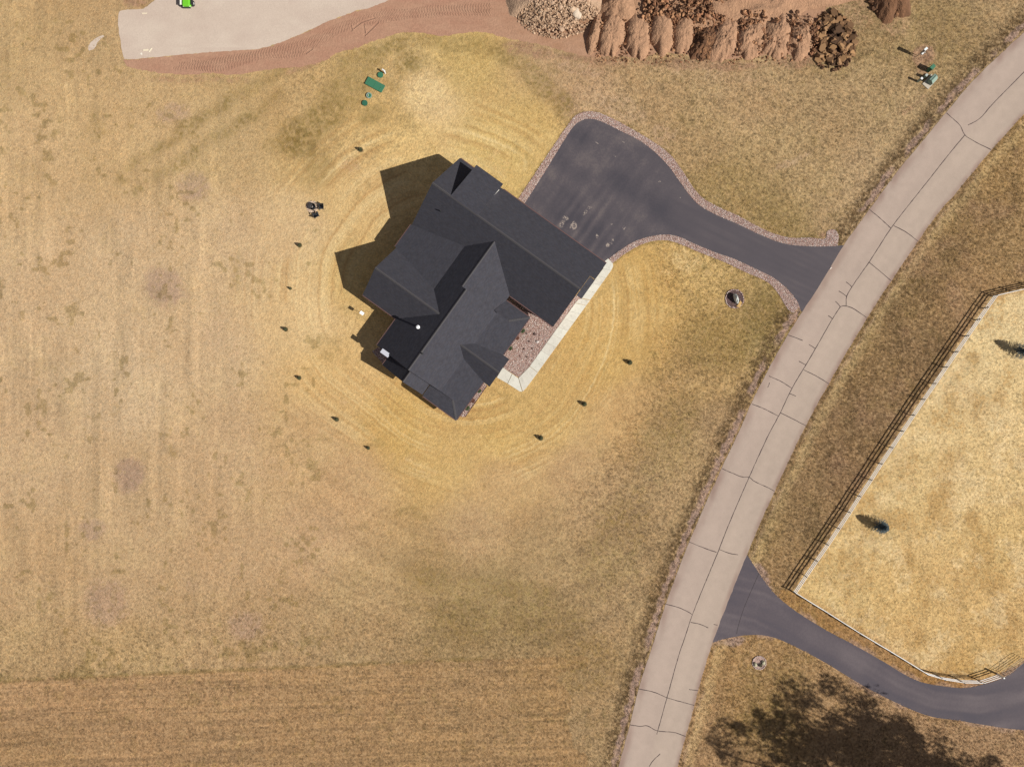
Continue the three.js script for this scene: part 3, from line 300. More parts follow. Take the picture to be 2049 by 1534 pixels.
{
  // asphalt drive of the house: worn, dusty by the garage doors
  const B = [985, 215, 1705, 645], w = 1440, h = 860, base = seen(88, 81, 87), dusty = seen(122, 111, 109), oil = seen(70, 66, 75), white = seen(186, 170, 158);
  const a = 0.623, uc = [Math.cos(a), Math.sin(a)], vc = [-Math.sin(a), Math.cos(a)];
  const lane = distTo([[1120, 330], [1290, 400], [1420, 462], [1540, 520], [1650, 570]]);
  const marks = [[1149, 452, 6, 9, 20], [1145, 449, 3, 10, 30], [1180, 415, 5, 4, 0], [1172, 424, 3, 9, 35], [1132, 436, 7, 5, 20], [1125, 448, 6, 9, 30], [1249, 455, 3, 6, 20], [1195, 472, 3, 5, 0], [1225, 483, 4, 7, 30], [1216, 490, 5, 5, 0], [1195, 286, 5, 1, 30], [1230, 312, 5, 1, 30], [1248, 284, 4, 1, 30], [1320, 363, 3, 2, 0], [1362, 396, 3, 1, 60], [1224, 448, 2, 2, 0]];
  const map = texture(w, h, (x, y, o) => {
    const px = lerp(B[0], B[2], (x + 0.5) / w), py = lerp(B[1], B[3], (y + 0.5) / h), u = (px - CX) * uc[0] + (py - CY) * uc[1], v = (px - CX) * vc[0] + (py - CY) * vc[1];
    const fromDoor = -296 - v, along = noise(u / 5.5, v / 60, 150) * 0.35 + noise(u / 13, v / 120, 151) * 0.4;
    let d = 0.45 + 0.6 * fbm(px / 46, py / 46, 5, 152) + 0.22 * along + 0.12 * noise(px / 2, py / 2, 153) + 0.25 * noise(u / 200, v / 30, 157);
    const near = smooth(170, 10, fromDoor) * smooth(1340, 1180, px); d += near * 0.32 * (noise(u / 9, 3, 154) + 0.1);
    const ln = lane(px, py); d = lerp(d, 0.45 + 0.12 * noise(ln / 6, px / 80, 155) + 0.1 * fbm(px / 30, py / 30, 3, 156), smooth(1290, 1400, px));
    let k = clamp(d), z = 0;
    for (const m of marks) { const dx = px - m[0], dy = py - m[1]; if (Math.abs(dx) < 14 && Math.abs(dy) < 14) { const t = m[4] * Math.PI / 180, r = Math.hypot((dx * Math.cos(t) + dy * Math.sin(t)) / m[2], (-dx * Math.sin(t) + dy * Math.cos(t)) / m[3]); z = Math.max(z, (1 - smooth(0.5, 1.1, r)) * smooth(0.0, 0.5, noise(px / 1.6, py / 1.6, 158) + 0.25)); } }
    if (Math.abs(Math.hypot((px - 1149) * 1.15, py - 452) - 5) < 1.4 && noise(px / 2, py / 2, 159) > -0.5) z = 0.9;
    for (let c = 0; c < 3; c++) o[c] = lerp(k < 0.5 ? lerp(oil[c], base[c], k * 2) : lerp(base[c], dusty[c], (k - 0.5) * 1.5), white[c], z * 0.8) * (1 + 0.1 * NT[(y & 255) << 8 | (x & 255)]);
  }); map.wrapS = map.wrapT = THREE.ClampToEdgeWrapping;
  const g = sheetGeo(drivePoly, 0.016), uv = g.attributes.uv; for (let i = 0; i < uv.count; i++) uv.setXY(i, (uv.getX(i) * S + CX - B[0]) / (B[2] - B[0]), (uv.getY(i) * S + CY - B[1]) / (B[3] - B[1]));
  const m = new THREE.Mesh(g, new THREE.MeshStandardMaterial({ map, roughness: 0.9 })); m.receiveShadow = true; top(m, 'driveway'); tag(m, 'dark grey asphalt driveway widening in front of the garage', null, null, 'structure');
}
{
  const B = [1420, 1100, 2130, 1480], w = 1420, h = 760, base = seen(92, 83, 90), light = seen(118, 107, 110), dark = seen(80, 74, 84), mid = distTo([[1450, 1200], [1520, 1215], [1600, 1255], [1700, 1310], [1800, 1372], [1870, 1400], [1960, 1410], [2120, 1380]]);
  const map = texture(w, h, (x, y, o) => {
    const px = lerp(B[0], B[2], (x + 0.5) / w), py = lerp(B[1], B[3], (y + 0.5) / h), d = mid(px, py), st = noise(d / 7, px / 150, 160) * 0.4 + Math.cos(d / 7.5) * 0.25 * smooth(1530, 1600, px), k = 0.45 + 0.6 * st + 0.35 * fbm(px / 50, py / 50, 4, 161) + 0.1 * noise(px / 2, py / 2, 162);
    for (let c = 0; c < 3; c++) o[c] = (k < 0.4 ? lerp(dark[c], base[c], clamp(k / 0.4)) : lerp(base[c], light[c], clamp((k - 0.4) * 1.3))) * (1 + 0.1 * NT[(y & 255) << 8 | (x & 255)]);
  }); map.wrapS = map.wrapT = THREE.ClampToEdgeWrapping;
  const g = sheetGeo(farPoly, 0.014), uv = g.attributes.uv; for (let i = 0; i < uv.count; i++) uv.setXY(i, (uv.getX(i) * S + CX - B[0]) / (B[2] - B[0]), (uv.getY(i) * S + CY - B[1]) / (B[3] - B[1]));
  const m = new THREE.Mesh(g, new THREE.MeshStandardMaterial({ map, roughness: 0.9 })); m.receiveShadow = true; top(m, 'side_driveway'); tag(m, 'grey asphalt driveway curving past the paddock fence at lower right', null, null, 'structure');
  const l = spline([[1519, 1146.7], [1502.5, 1183.9], [1487.9, 1219], [1477, 1254.3], [1474.2, 1268]], 4); const cm = new THREE.Mesh(sheetGeo([...l.map((p) => [p[0] - 0.5, p[1]]), ...l.slice().reverse().map((p) => [p[0] + 0.5, p[1]])], 0.018), seenM(58, 50, 54)); cm.name = 'seam'; m.add(cm);
}

// ---------------------------------------------------------------- bare earth and gravel at the top
{
  // ground pressed by tracks: lug prints as relief
  const B = [230, -75, 1700, 160], w = 2048, h = 328, c = document.createElement('canvas'); c.width = w; c.height = h; const x = c.getContext('2d'), q = (p) => [(p[0] - B[0]) / (B[2] - B[0]) * w, (p[1] - B[1]) / (B[3] - B[1]) * h], r = rng(5);
  x.fillStyle = 'rgb(128,128,128)'; x.fillRect(0, 0, w, h);
  const run = (pts, wd, gap, strong) => { const l = spline(pts, gap); for (let i = 1; i < l.length; i++) { const a = l[i - 1], b = l[i], d = Math.hypot(b[0] - a[0], b[1] - a[1]), ux = (b[0] - a[0]) / d, uy = (b[1] - a[1]) / d; x.strokeStyle = `rgba(${i % 2 ? '40,40,40' : '225,225,225'},${strong})`; x.lineWidth = 2.2; x.beginPath(); x.moveTo(...q([b[0] - uy * wd, b[1] + ux * wd])); x.lineTo(...q([b[0] + ux * gap * 0.8, b[1] + uy * gap * 0.8])); x.lineTo(...q([b[0] + uy * wd, b[1] - ux * wd])); x.stroke(); } };
  for (let k = 0; k < 9; k++) run([[340 + r() * 60, 122 + k * 2.2], [430, 120 + r() * 20], [520, 118 - r() * 14], [600, 84 + r() * 24], [680, 48 + r() * 22], [760, 26 + r() * 18], [860, 14 + r() * 20], [980, 6 + r() * 24]], 4.5, 1.6, 0.75);
  for (const p of [[[700, 62], [722, 45], [750, 36]], [[728, 72], [745, 56], [757, 44]], [[705, 62], [701, 50]], [[730, 66], [727, 48]], [[610, 108], [625, 97]]]) { x.strokeStyle = 'rgba(30,30,30,0.9)'; x.lineWidth = 7; x.beginPath(); p.forEach((k, i) => (i ? x.lineTo(...q(k)) : x.moveTo(...q(k)))); x.stroke(); x.strokeStyle = 'rgba(240,240,240,0.9)'; x.lineWidth = 2; x.beginPath(); p.forEach((k, i) => (i ? x.lineTo(...q([k[0] + 2.4, k[1] + 1])) : x.moveTo(...q([k[0] + 2.4, k[1] + 1])))); x.stroke(); }
  const d = x.getImageData(0, 0, w, h).data, bump = texture(w, h, (i, j, o) => { o[0] = o[1] = o[2] = clamp(d[(j * w + i) * 4] / 255 + 0.08 * noise(i / 3, j / 3, 170) + 0.12 * fbm(i / 20, j / 20, 3, 171)); }, false);
  const red = seen(182, 137, 112), brown = seen(176, 134, 104), pale = seen(198, 158, 130);
  const map = texture(w, h, (i, j, o) => { const px = lerp(B[0], B[2], i / w), py = lerp(B[1], B[3], j / h), n = fbm(px / 26, py / 9, 4, 172), e = smooth(900, 1150, px), k = clamp(0.5 + n); for (let q2 = 0; q2 < 3; q2++) o[q2] = lerp(lerp(red[q2], brown[q2], e), pale[q2], k * 0.5) * (1 + 0.12 * noise(px / 1.6, py / 1.6, 173) + 0.1 * NT[(j & 255) << 8 | (i & 255)]); });
  for (const t of [map, bump]) t.wrapS = t.wrapT = THREE.ClampToEdgeWrapping;
  const g = sheetGeo(dirtPoly, 0.005), uv = g.attributes.uv; for (let i = 0; i < uv.count; i++) uv.setXY(i, (uv.getX(i) * S + CX - B[0]) / (B[2] - B[0]), (uv.getY(i) * S + CY - B[1]) / (B[3] - B[1]));
  const m = new THREE.Mesh(g, new THREE.MeshStandardMaterial({ map, roughness: 1, bumpMap: bump, bumpScale: 0.09 })); m.receiveShadow = true; top(m, 'dirt_ground'); tag(m, 'bare reddish brown earth with track prints below the pale gravel pad', null, null, 'structure');
  const p1 = seen(221, 203, 186), p2 = seen(212, 192, 176), pm = texture(1024, 512, (i, j, o) => { const k = clamp(0.5 + fbm(i / 90, j / 60, 4, 180)); for (let q2 = 0; q2 < 3; q2++) o[q2] = lerp(p1[q2], p2[q2], k) * (1 + 0.09 * NT[(j & 255) << 8 | (i & 255)] + 0.05 * noise(i / 3, j / 3, 181)); });
  pm.repeat.set(1 / 28, 1 / 14);
  const pb = texture(512, 512, (i, j, o) => { o[0] = o[1] = o[2] = 0.5 + 0.4 * NT[(j & 255) << 8 | (i & 255)]; }, false); pb.repeat.set(1 / 12, 1 / 12);
  sheet('gravel_pad', padPoly, 0.012, new THREE.MeshStandardMaterial({ map: pm, roughness: 1, bumpMap: pb, bumpScale: 0.02 }), 'pale beige gravel pad at the upper left');
  sheet('gravel_spill', ragged(spline([[175, 98], [178, 88], [190, 78], [206, 69], [208, 73], [196, 84], [184, 99], [177, 102]], 3, true), 1.6, 19), 0.012, new THREE.MeshStandardMaterial({ map: pm, roughness: 1 }), 'small pale patch of spilled gravel in the grass left of the gravel pad');
}

// ---------------------------------------------------------------- the house
const HA = 0.6231, HC = Math.cos(HA), HS = Math.sin(HA), HU = -10.5, HV = -5.5;
const toUV = (px, py, h = 0) => { const p = G(px, py, h); return [p.x * HC + p.z * HS, -p.x * HS + p.z * HC]; };
const house = thing('house', new THREE.Vector3(HU * HC - HV * HS, 0, HU * HS + HV * HC), 'large house with dark charcoal shingle roof of several gables beside the asphalt driveway', 'house', null, -HA);
{
  const n = 1024, rows = 29, R = rng(31), tabs = [];
  for (let i = 0; i < rows; i++) { const t = []; let x = R() * 0.3; while (x < 4) { t.push([x, 0.9 + 0.2 * R(), (R() - 0.5) * 0.06]); x += 0.16 + 0.2 * R(); } tabs.push(t); }
  const pick = (i, x) => { const t = tabs[i]; let b = t[t.length - 1]; for (const k of t) { if (k[0] > x) break; b = k; } return b; };
  const base = [0.0415, 0.0408, 0.0495];
  const map = texture(n, n, (x, y, o) => { const m = x / n * 4, v = y / n * rows, i = Math.floor(v) % rows, f = v - Math.floor(v), t = pick(i, m), g = t[1] * (1 + 0.16 * NT[(y & 255) << 8 | (x & 255)] + 0.1 * fbm(x / 100, y / 100, 3, 190)); for (let c = 0; c < 3; c++) o[c] = base[c] * g * (1 + (c === 0 ? t[2] : c === 2 ? -t[2] : 0)); });
  const bump = texture(n, n, (x, y, o) => { const m = x / n * 4, v = y / n * rows, i = Math.floor(v) % rows, f = v - Math.floor(v), t = pick(i, m); o[0] = o[1] = o[2] = 0.2 + 0.55 * (1 - f) + 0.12 * (t[1] - 1) + 0.1 * NT[(y & 255) << 8 | (x & 255)]; }, false);
  for (const t of [map, bump]) t.repeat.set(1 / 4, 1 / (0.14 * rows));
  const shingle = new THREE.MeshPhysicalMaterial({ map, bumpMap: bump, bumpScale: 0.014, roughness: 0.95, specularIntensity: 0.2 });
  const trim = M(0.5, 0.48, 0.46, 0.7), gutterM = M(0.11, 0.06, 0.055, 0.45, { metalness: 0.2 }), capM = M(0.047, 0.044, 0.048, 0.97), glass = M(0.03, 0.035, 0.04, 0.1), dark = M(0.02, 0.02, 0.02, 0.6), whiteM = M(0.75, 0.76, 0.78, 0.5);
  const siding = texture(64, 256, (x, y, o) => { const f = (y / 256 * 8) % 1, k = 1 + 0.05 * NT[(y & 255) << 8 | x]; o[0] = 0.6 * k; o[1] = 0.58 * k; o[2] = 0.55 * k; }), sideB = texture(8, 256, (x, y, o) => { o[0] = o[1] = o[2] = 1 - ((y / 256 * 8) % 1); }, false); siding.repeat.set(1, 1 / 1.2); sideB.repeat.set(1, 1 / 1.2);
  const wallM = new THREE.MeshStandardMaterial({ map: siding, bumpMap: sideB, bumpScale: 0.02, roughness: 0.8 });
  const plane = (pts, hf, axis, name = 'roof', th = 0.15) => {
    const c = pts.map((p) => new THREE.Vector2(p[0] - HU, p[1] - HV)); if (THREE.ShapeUtils.isClockWise(c)) { c.reverse(); pts = pts.slice().reverse(); }
    const h = pts.map((p) => hf(p[0], p[1])), tri = THREE.ShapeUtils.triangulateShape(c, []), pos = [], uv = [], N = c.length;
    const dh = axis === 'u' ? (hf(1, 0) - hf(0, 0)) : (hf(0, 1) - hf(0, 0)), k = Math.hypot(1, dh), flip = dh > 0 ? 1 : -1;
    const put = (i, y) => { pos.push(c[i].x, y, c[i].y); const p = pts[i]; uv.push(...(axis === 'u' ? [p[1], flip * p[0] * k] : [p[0], flip * p[1] * k])); };
    for (const t of tri) { put(t[0], h[t[0]]); put(t[2], h[t[2]]); put(t[1], h[t[1]]); }
    for (const t of tri) { put(t[0], h[t[0]] - th); put(t[1], h[t[1]] - th); put(t[2], h[t[2]] - th); }
    for (let i = 0; i < N; i++) { const j = (i + 1) % N; put(i, h[i]); put(j, h[j]); put(i, h[i] - th); put(j, h[j]); put(j, h[j] - th); put(i, h[i] - th); }
    const g = new THREE.BufferGeometry(); g.setAttribute('position', new THREE.Float32BufferAttribute(pos, 3)); g.setAttribute('uv', new THREE.Float32BufferAttribute(uv, 2)); g.computeVertexNormals();
    return part(house, name, g, shingle);
  };
  const rect = (u0, u1, v0, v1) => [[u0, v0], [u1, v0], [u1, v1], [u0, v1]];
  const aN = (u, v) => 7.2 - 0.84 * (-13.5 - v), aS = (u, v) => 7.2 - 0.84 * (v + 13.5), bW = (u) => 3 + 0.7 * (u + 16.03), b1E = (u) => 3 + 0.655 * (-6.45 - u), eU = (u) => 3.71 + 0.695 * (-6.45 - u), eL = (u) => 3 + 0.2 * (-2.9 - u), dd = (u) => 3 + 0.183 * (u + 21.2), cN = (u, v) => 6.05 - 0.859 * (-1.65 - v), cS = (u, v) => 6.05 - 0.871 * (v + 1.65), kk = (u, v) => 7.21 - 0.36 * (-13.5 - v);
  plane([[-21.1, -18.5], [0.8, -18.5], [0.8, -15.75], [0.08, -15.75], [0.08, -13.5], [-21.1, -13.5]], aN, 'v');
  plane(rect(-21.1, 0.05, -13.5, -8.5), aS, 'v');
  plane([[-16.03, -12.4], [-11.4, -12.4], [-11.4, -5.8], [-10.75, -5.8], [-10.75, 5.8], [-16.03, 5.8]], bW, 'u');
  plane(rect(-11.4, -6.45, -12.4, -5.83), b1E, 'u');
  plane(rect(-10.75, -6.45, -5.8, 5.8), eU, 'u');
  plane([[-6.45, -5.9], [-4.75, -5.9], [-2.9, -7.75], [-2.9, 7.55], [-4.65, 5.8], [-6.45, 5.8]], eL, 'u', 'porch_roof');
  plane([[-6.45, -7.75], [-2.9, -7.75], [-4.75, -5.9], [-6.9, -5.9]], (u, v) => 3 + 0.2 * (v + 7.75), 'v', 'porch_roof');
  plane([[-7.95, 5.83], [-4.65, 5.8], [-2.9, 7.55], [-7.95, 7.55]], (u, v) => 3 + 0.2 * (7.55 - v), 'v', 'porch_roof');
  plane(rect(-7.8, -1.98, -2.2, -0.15), (u, v) => 4.62 - 0.8 * (-0.15 - v), 'v', 'gable_roof');
  plane(rect(-7.8, -1.98, -0.15, 1.9), (u, v) => 4.62 - 0.8 * (v + 0.15), 'v', 'gable_roof');
  plane([[-21.2, -8.5], [-14.0, -10.2], [-14.0, -3.6], [-21.2, -5.2]], dd, 'u', 'patio_roof');
  plane(rect(-21.0, -11.7, -5.2, -1.65), cN, 'v', 'gable_roof');
  plane(rect(-21.0, -11.7, -1.65, 1.85), cS, 'v', 'gable_roof');
  plane(rect(-18.5, -14.62, -18.55, -13.5), kk, 'v', 'dormer_roof');
  plane(rect(-14.05, -10.55, 5.72, 7.35), (u) => 6 - 0.8 * (-10.55 - u), 'u', 'gable_roof');
  plane(rect(-10.55, -7.97, 5.72, 7.35), (u) => 6 - 0.7 * (u + 10.55), 'u', 'gable_roof');
  plane(rect(0.1, 0.86, -16.05, -13.25), (u) => 3.25 - 0.2 * u, 'u', 'canopy_roof', 0.1);
  // ridge caps
  const cap = (a, b, sa, sb) => {                              // along a straight ridge: two narrow courses, sa and sb the falls on either side
    const d = Math.hypot(b[0] - a[0], b[2] - a[2]), nn = Math.max(2, Math.round(d / 0.2)), gs = [], ux = (b[0] - a[0]) / d, uz = (b[2] - a[2]) / d;
    for (let i = 0; i < nn; i++) for (const [sg, f] of [[1, sa], [-1, sb]]) {
      const t0 = i / nn, t1 = (i + 1.1) / nn, w = 0.14, P = (t, s, up) => [lerp(a[0], b[0], t) - uz * sg * s - HU, lerp(a[1], b[1], t) - f * s + 0.018 + up, lerp(a[2], b[2], t) + ux * sg * s - HV], q = [P(t0, 0, 0.012), P(Math.min(1, t1), 0, 0), P(Math.min(1, t1), w, 0), P(t0, w, 0.012)], g = new THREE.BufferGeometry();
      const o = sg > 0 ? [0, 1, 2, 0, 2, 3] : [0, 2, 1, 0, 3, 2]; g.setAttribute('position', new THREE.Float32BufferAttribute(o.flatMap((k) => q[k]).concat(o.flatMap((k) => q[k].map((e, c) => (c === 1 ? e - 0.015 : e)))), 3)); gs.push(g);
    } const g = mergeGeometries(gs); g.computeVertexNormals(); return part(house, 'ridge_cap', g, capM);
  };
  cap([-21.1, 7.2, -13.5], [0.05, 7.2, -13.5], 0.84, 0.84); cap([-11.4, 6.24, -12.3], [-11.4, 6.24, -5.83], 0.7, 0.655); cap([-10.75, 6.7, -5.8], [-10.75, 6.7, 5.8], 0.7, 0.695); cap([-21, 6.05, -1.65], [-11.7, 6.05, -1.65], 0.87, 0.86); cap([-7.8, 4.62, -0.15], [-1.98, 4.62, -0.15], 0.8, 0.8); cap([-10.55, 6, 5.83], [-10.55, 6, 7.35], 0.8, 0.7); cap([-4.65, 3.35, 5.8], [-2.9, 3.0, 7.55], 0.14, 0.14); cap([-4.75, 3.37, -5.9], [-2.9, 3, -7.75], 0.14, 0.14);
  // walls: profiles drawn across and drawn out along the wing
  const prism = (prof, axis, a, b, m = wallM, name = 'wall') => {
    const P = axis === 'u' ? (p, t) => [t - HU, p[1], p[0] - HV] : (p, t) => [p[0] - HU, p[1], t - HV], c = prof.map((p) => new THREE.Vector2(p[0], p[1])), pos = [], uv = [], tri = THREE.ShapeUtils.triangulateShape(c, []);
    const put = (p, t, s) => { pos.push(...P(p, t)); uv.push(s, p[1]); };
    for (const t of [a, b]) for (const k of tri) for (const i of k) put(prof[i], t, prof[i][0]);
    for (let i = 0; i < prof.length; i++) { const p = prof[i], q = prof[(i + 1) % prof.length]; put(p, a, 0); put(p, b, b - a); put(q, b, b - a); put(p, a, 0); put(q, b, b - a); put(q, a, 0); }
    const g = new THREE.BufferGeometry(); g.setAttribute('position', new THREE.Float32BufferAttribute(pos, 3)); g.setAttribute('uv', new THREE.Float32BufferAttribute(uv, 2)); g.computeVertexNormals();
    const w = part(house, name, g, m.clone()); w.material.side = THREE.DoubleSide; return w;
  };
  prism([[-18, 0], [-18, 3.2], [-13.5, 6.95], [-9, 3.2], [-9, 0]], 'u', -20.6, -0.45);
  prism([[-18.05, 2.9], [-18.05, 5.32], [-13.6, 6.9], [-13.6, 2.9]], 'u', -18.22, -14.88);
  prism([[-4.75, 0], [-4.75, 3.2], [-1.65, 5.8], [1.4, 3.2], [1.4, 0]], 'u', -20.5, -12.2);
  prism([[-15.5, 0], [-15.5, 3.15], [-10.75, 6.45], [-6.5, 3.45], [-4.2, 3.02], [-4.2, 0]], 'v', -5.45, 5.45);
  prism([[-14, 0], [-14, 4.05], [-11.4, 5.95], [-6.9, 3.05], [-6.9, 0]], 'v', -9.05, -5.5);
  prism([[-13.6, 0], [-13.6, 3.3], [-10.55, 5.75], [-8.4, 4.2], [-8.4, 0]], 'v', 5.5, 6.95);
  prism([[-1.75, 2.95], [-0.15, 4.4], [1.45, 2.95]], 'u', -2.5, -2.35, wallM, 'gable_panel');
  const B = (name, u0, u1, h0, h1, v0, v1, m) => part(house, name, box(u1 - u0, h1 - h0, v1 - v0, (u0 + u1) / 2 - HU, h0, (v0 + v1) / 2 - HV), m);
  for (const [u, v] of [[-3.2, -7.4], [-3.2, -3], [-3.2, 3], [-3.2, 7.2], [-7.6, 7.2], [-2.3, -1.8], [-2.3, 1.5], [-20.9, -8.1], [-20.9, -5.6]]) B('porch_post', u - 0.12, u + 0.12, 0, v < -4.9 && u < -15 ? 2.9 : 2.82, v - 0.12, v + 0.12, trim);
  for (const u of [-12.7, -8, -3.4]) B('garage_door', u - 1.5, u + 1.5, 0.02, 2.3, -18.06, -18.003, trim);
  for (const [u0, u1, v] of [[-19.6, -18.9, -18.06], [-17.4, -15.7, -18.06]]) { const w = B('window', u0, u1, 1, 2.3, v, v + 0.05, trim); part(w, 'pane', box(u1 - u0 - 0.16, 1.14, 0.02, (u0 + u1) / 2 - HU, 1.08, v - 0.013 - HV, 0.004), glass); }
  for (const v of [-3.4, -0.6, 3.4]) { const w = B('window', -20.56, -20.51, 0.6, 2.3, v - 0.7 - (v > 2 ? 2.8 : 0), v + 0.7 - (v > 2 ? 2.8 : 0), trim); part(w, 'pane', box(0.02, 1.54, 1.24, -20.575 - HU, 0.68, v - (v > 2 ? 2.8 : 0) - HV, 0.004), glass); }
  B('front_door', -4.19, -4.12, 0.1, 2.25, -0.7, 0.4, M(0.06, 0.03, 0.02, 0.5)); B('side_door', -0.44, -0.38, 0.1, 2.2, -15.2, -14.3, M(0.3, 0.29, 0.28, 0.5));
  for (const v of [-4, 3.5]) { const w = B('window', -4.19, -4.13, 0.8, 2.3, v - 0.8, v + 0.8, trim); part(w, 'pane', box(0.02, 1.34, 1.44, -4.115 - HU, 0.88, v - HV, 0.004), glass); }
  // gutters along the eaves
  for (const [u0, u1, v, h] of [[-14.6, 0.8, -18.56, 2.86], [-6.4, 0.0, -8.44, 2.86], [-21, -18.5, -18.56, 2.86], [-21, -16.1, 1.91, 2.86], [-6.4, -2.9, -7.81, 2.86], [-7.9, -2.9, 7.61, 2.86]]) B('gutter', u0, u1, h, h + 0.12, v - 0.055, v + 0.055, gutterM);
  for (const [v0, v1, u, h] of [[1.9, 5.8, -16.09, 2.86], [-8.5, -5.2, -21.26, 2.86], [-7.7, -2.25, -2.84, 2.86], [1.95, 7.5, -2.84, 2.86], [5.8, 7.3, -14.11, 3.06]]) B('gutter', u - 0.055, u + 0.055, h, h + 0.12, v0, v1, gutterM);
  // pipes through the roof
  { const [u, v] = toUV(837, 654.5, 5.9), h = bW(u), f = new THREE.Group(); f.name = 'flue'; f.position.set(u - HU, 0, v - HV); house.add(f); tag(f, 'bright white flue standing on the shaded roof slope'); part(f, 'pipe', cyl(0.11, 0.11, 1.0, 0, h - 0.1, 0), whiteM); part(f, 'cap', mergeGeometries([cyl(0.2, 0.2, 0.22, 0, h + 0.86, 0), cyl(0.05, 0.22, 0.1, 0, h + 1.1, 0)]), whiteM); part(f, 'flashing', cyl(0.13, 0.3, 0.2, 0, h - 0.1, 0), M(0.05, 0.05, 0.055)); }
  { const [u, v] = toUV(881, 421, 6), h = aS(u, v); part(house, 'vent_pipe', cyl(0.06, 0.07, 0.6, u - HU, h - 0.1, v - HV), dark); }
  { const [u, v] = toUV(845.5, 707.5, 6.4), h = eU(u); part(house, 'vent_pipe', mergeGeometries([cyl(0.09, 0.12, 0.42, u - HU, h - 0.1, v - HV)]), dark); }
  { const [u, v] = toUV(770.4, 706, 4.4), c = B('chimney', u - 0.5, u + 0.5, 0, 4.32, v - 0.22, v + 0.22, wallM); tag(c, 'narrow chimney with a pale grey metal top at the left corner of the roof'); part(c, 'chimney_cap', box(1.14, 0.1, 0.56, u - HU, 4.32, v - HV, 0.03), M(0.4, 0.41, 0.46, 0.5)); }
}
// ---------------------------------------------------------------- walkway of concrete panels
{
  const walk = new THREE.Group(); top(walk, 'walkway'); tag(walk, 'pale concrete walkway of panels along the garage end and the front bed', null, null, 'structure');
  const mats = [0, 1, 2].map((k) => { const b = seen(232 - k * 3, 229 - k * 4, 216 - k * 4), t = texture(256, 256, (x, y, o) => { const n = 0.09 * fbm(x / 40, y / 40, 4, 200 + k) + 0.05 * NT[(y & 255) << 8 | x] - 0.14 * smooth(0.3, 0.6, fbm(x / 30 + 7, y / 60, 3, 210 + k)); for (let c = 0; c < 3; c++) o[c] = b[c] * (1 + n); }); t.repeat.set(0.5, 0.5); return new THREE.MeshStandardMaterial({ map: t, roughness: 0.9 }); });
  let n = 0; const add = (pts) => part(walk, 'slab', slabGeo(shrink(pts, 0.14), -0.05, 0.07), mats[n++ % 3]);
  const strip = (l0, l1, r0, r1, k) => { for (let i = 0; i < k; i++) { const t = i / k, s = (i + 1) / k, q = (a, b, e) => [lerp(a[0], b[0], e), lerp(a[1], b[1], e)]; add([q(l0, l1, t), q(r0, r1, t), q(r0, r1, s), q(l0, l1, s)]); } };
  add([[1208, 524], [1217, 517], [1226.5, 527.5], [1227, 533], [1223, 541], [1207, 537]]);
  strip([1207, 537], [1163, 596], [1223, 541], [1181, 600], 4);
  add([[1163, 597], [1181, 601], [1173, 611], [1151, 606], [1157, 599]]);
  strip([1151, 606.5], [1060, 732.5], [1173, 611.5], [1076, 745], 8);
  add([[1060, 733], [1076, 745.5], [1053, 776], [1046, 783], [1037.5, 756]]);
  add([[1037, 756], [1045, 783.5], [1040, 783], [1016, 767.5], [1025, 748]]);
  add([[1024.5, 747.5], [1015.5, 767], [994, 755], [1006, 735]]);
}
// ---------------------------------------------------------------- gravel borders and beds: a sheet with loose stones on it
const stoneGeos = [1, 2, 3].map((k) => rockGeo(k * 17, 1, 0.6, 0.8, 0.3, 1));
const stoneMat = new THREE.MeshStandardMaterial({ color: 0xffffff, roughness: 0.95 });
function gravelArea(name, polys, label, seed, per, size, y) {
  const g = new THREE.Group(); top(g, name); tag(g, label, null, null, 'stuff');
  const base = seen(186, 154, 142), t = texture(256, 256, (x, yy, o) => { const k = 0.85 + 0.5 * NT[(yy & 255) << 8 | x] * 0.6 + 0.3 * noise(x / 4, yy / 4, seed); for (let c = 0; c < 3; c++) o[c] = base[c] * k; }); t.repeat.set(0.4, 0.4);
  part(g, 'gravel_base', mergeGeometries(polys.map((p) => sheetGeo(p, y))), new THREE.MeshStandardMaterial({ map: t, roughness: 1 }));
  const r = rng(seed), spots = [];
  for (const poly of polys) {
    const inn = insideOf(poly), xs = poly.map((p) => p[0]), ys = poly.map((p) => p[1]), x0 = Math.min(...xs), x1 = Math.max(...xs), y0 = Math.min(...ys), y1 = Math.max(...ys), n = (x1 - x0) * (y1 - y0) / S / S * per;
    for (let i = 0; i < n; i++) { const x = lerp(x0, x1, r()), yy = lerp(y0, y1, r()), e = r(); if (inn(x, yy)) spots.push([x, yy, e, r(), r()]); }
  }
  const tones = [seen(232, 212, 204), seen(214, 176, 164), seen(196, 152, 140), seen(244, 234, 226), seen(178, 142, 128), seen(216, 188, 170), seen(150, 126, 120)];
  stoneGeos.forEach((geo, k) => {
    const mine = spots.filter((_, i) => i % 3 === k), im = new THREE.InstancedMesh(geo, stoneMat, mine.length), m = new THREE.Matrix4(), q = new THREE.Quaternion(), c = new THREE.Color();
    mine.forEach((s, i) => { const z = size * (0.6 + 0.9 * s[2] * s[2]); m.compose(G(s[0], s[1]).setY(y + z * 0.3), q.setFromEuler(new THREE.Euler(s[3], s[4] * 6.28, s[2])), new THREE.Vector3(z, z, z)); im.setMatrixAt(i, m); const t2 = tones[Math.floor(s[3] * 6.99)], v = 0.85 + 0.3 * s[4]; im.setColorAt(i, c.setRGB(t2[0] * v, t2[1] * v, t2[2] * v)); });
    im.name = numbered('gravel'); im.castShadow = im.receiveShadow = true; im.userData.kind = 'stuff'; g.add(im);
  });
  return g;
}
const bandPolyT = [...spline(driveTop.slice(1), 3).filter((p) => p[0] < 1676), ...spline(bandTop, 3).reverse()];
const bandPolyL = [...spline(driveLow, 3), ...spline(bandLow, 3)];
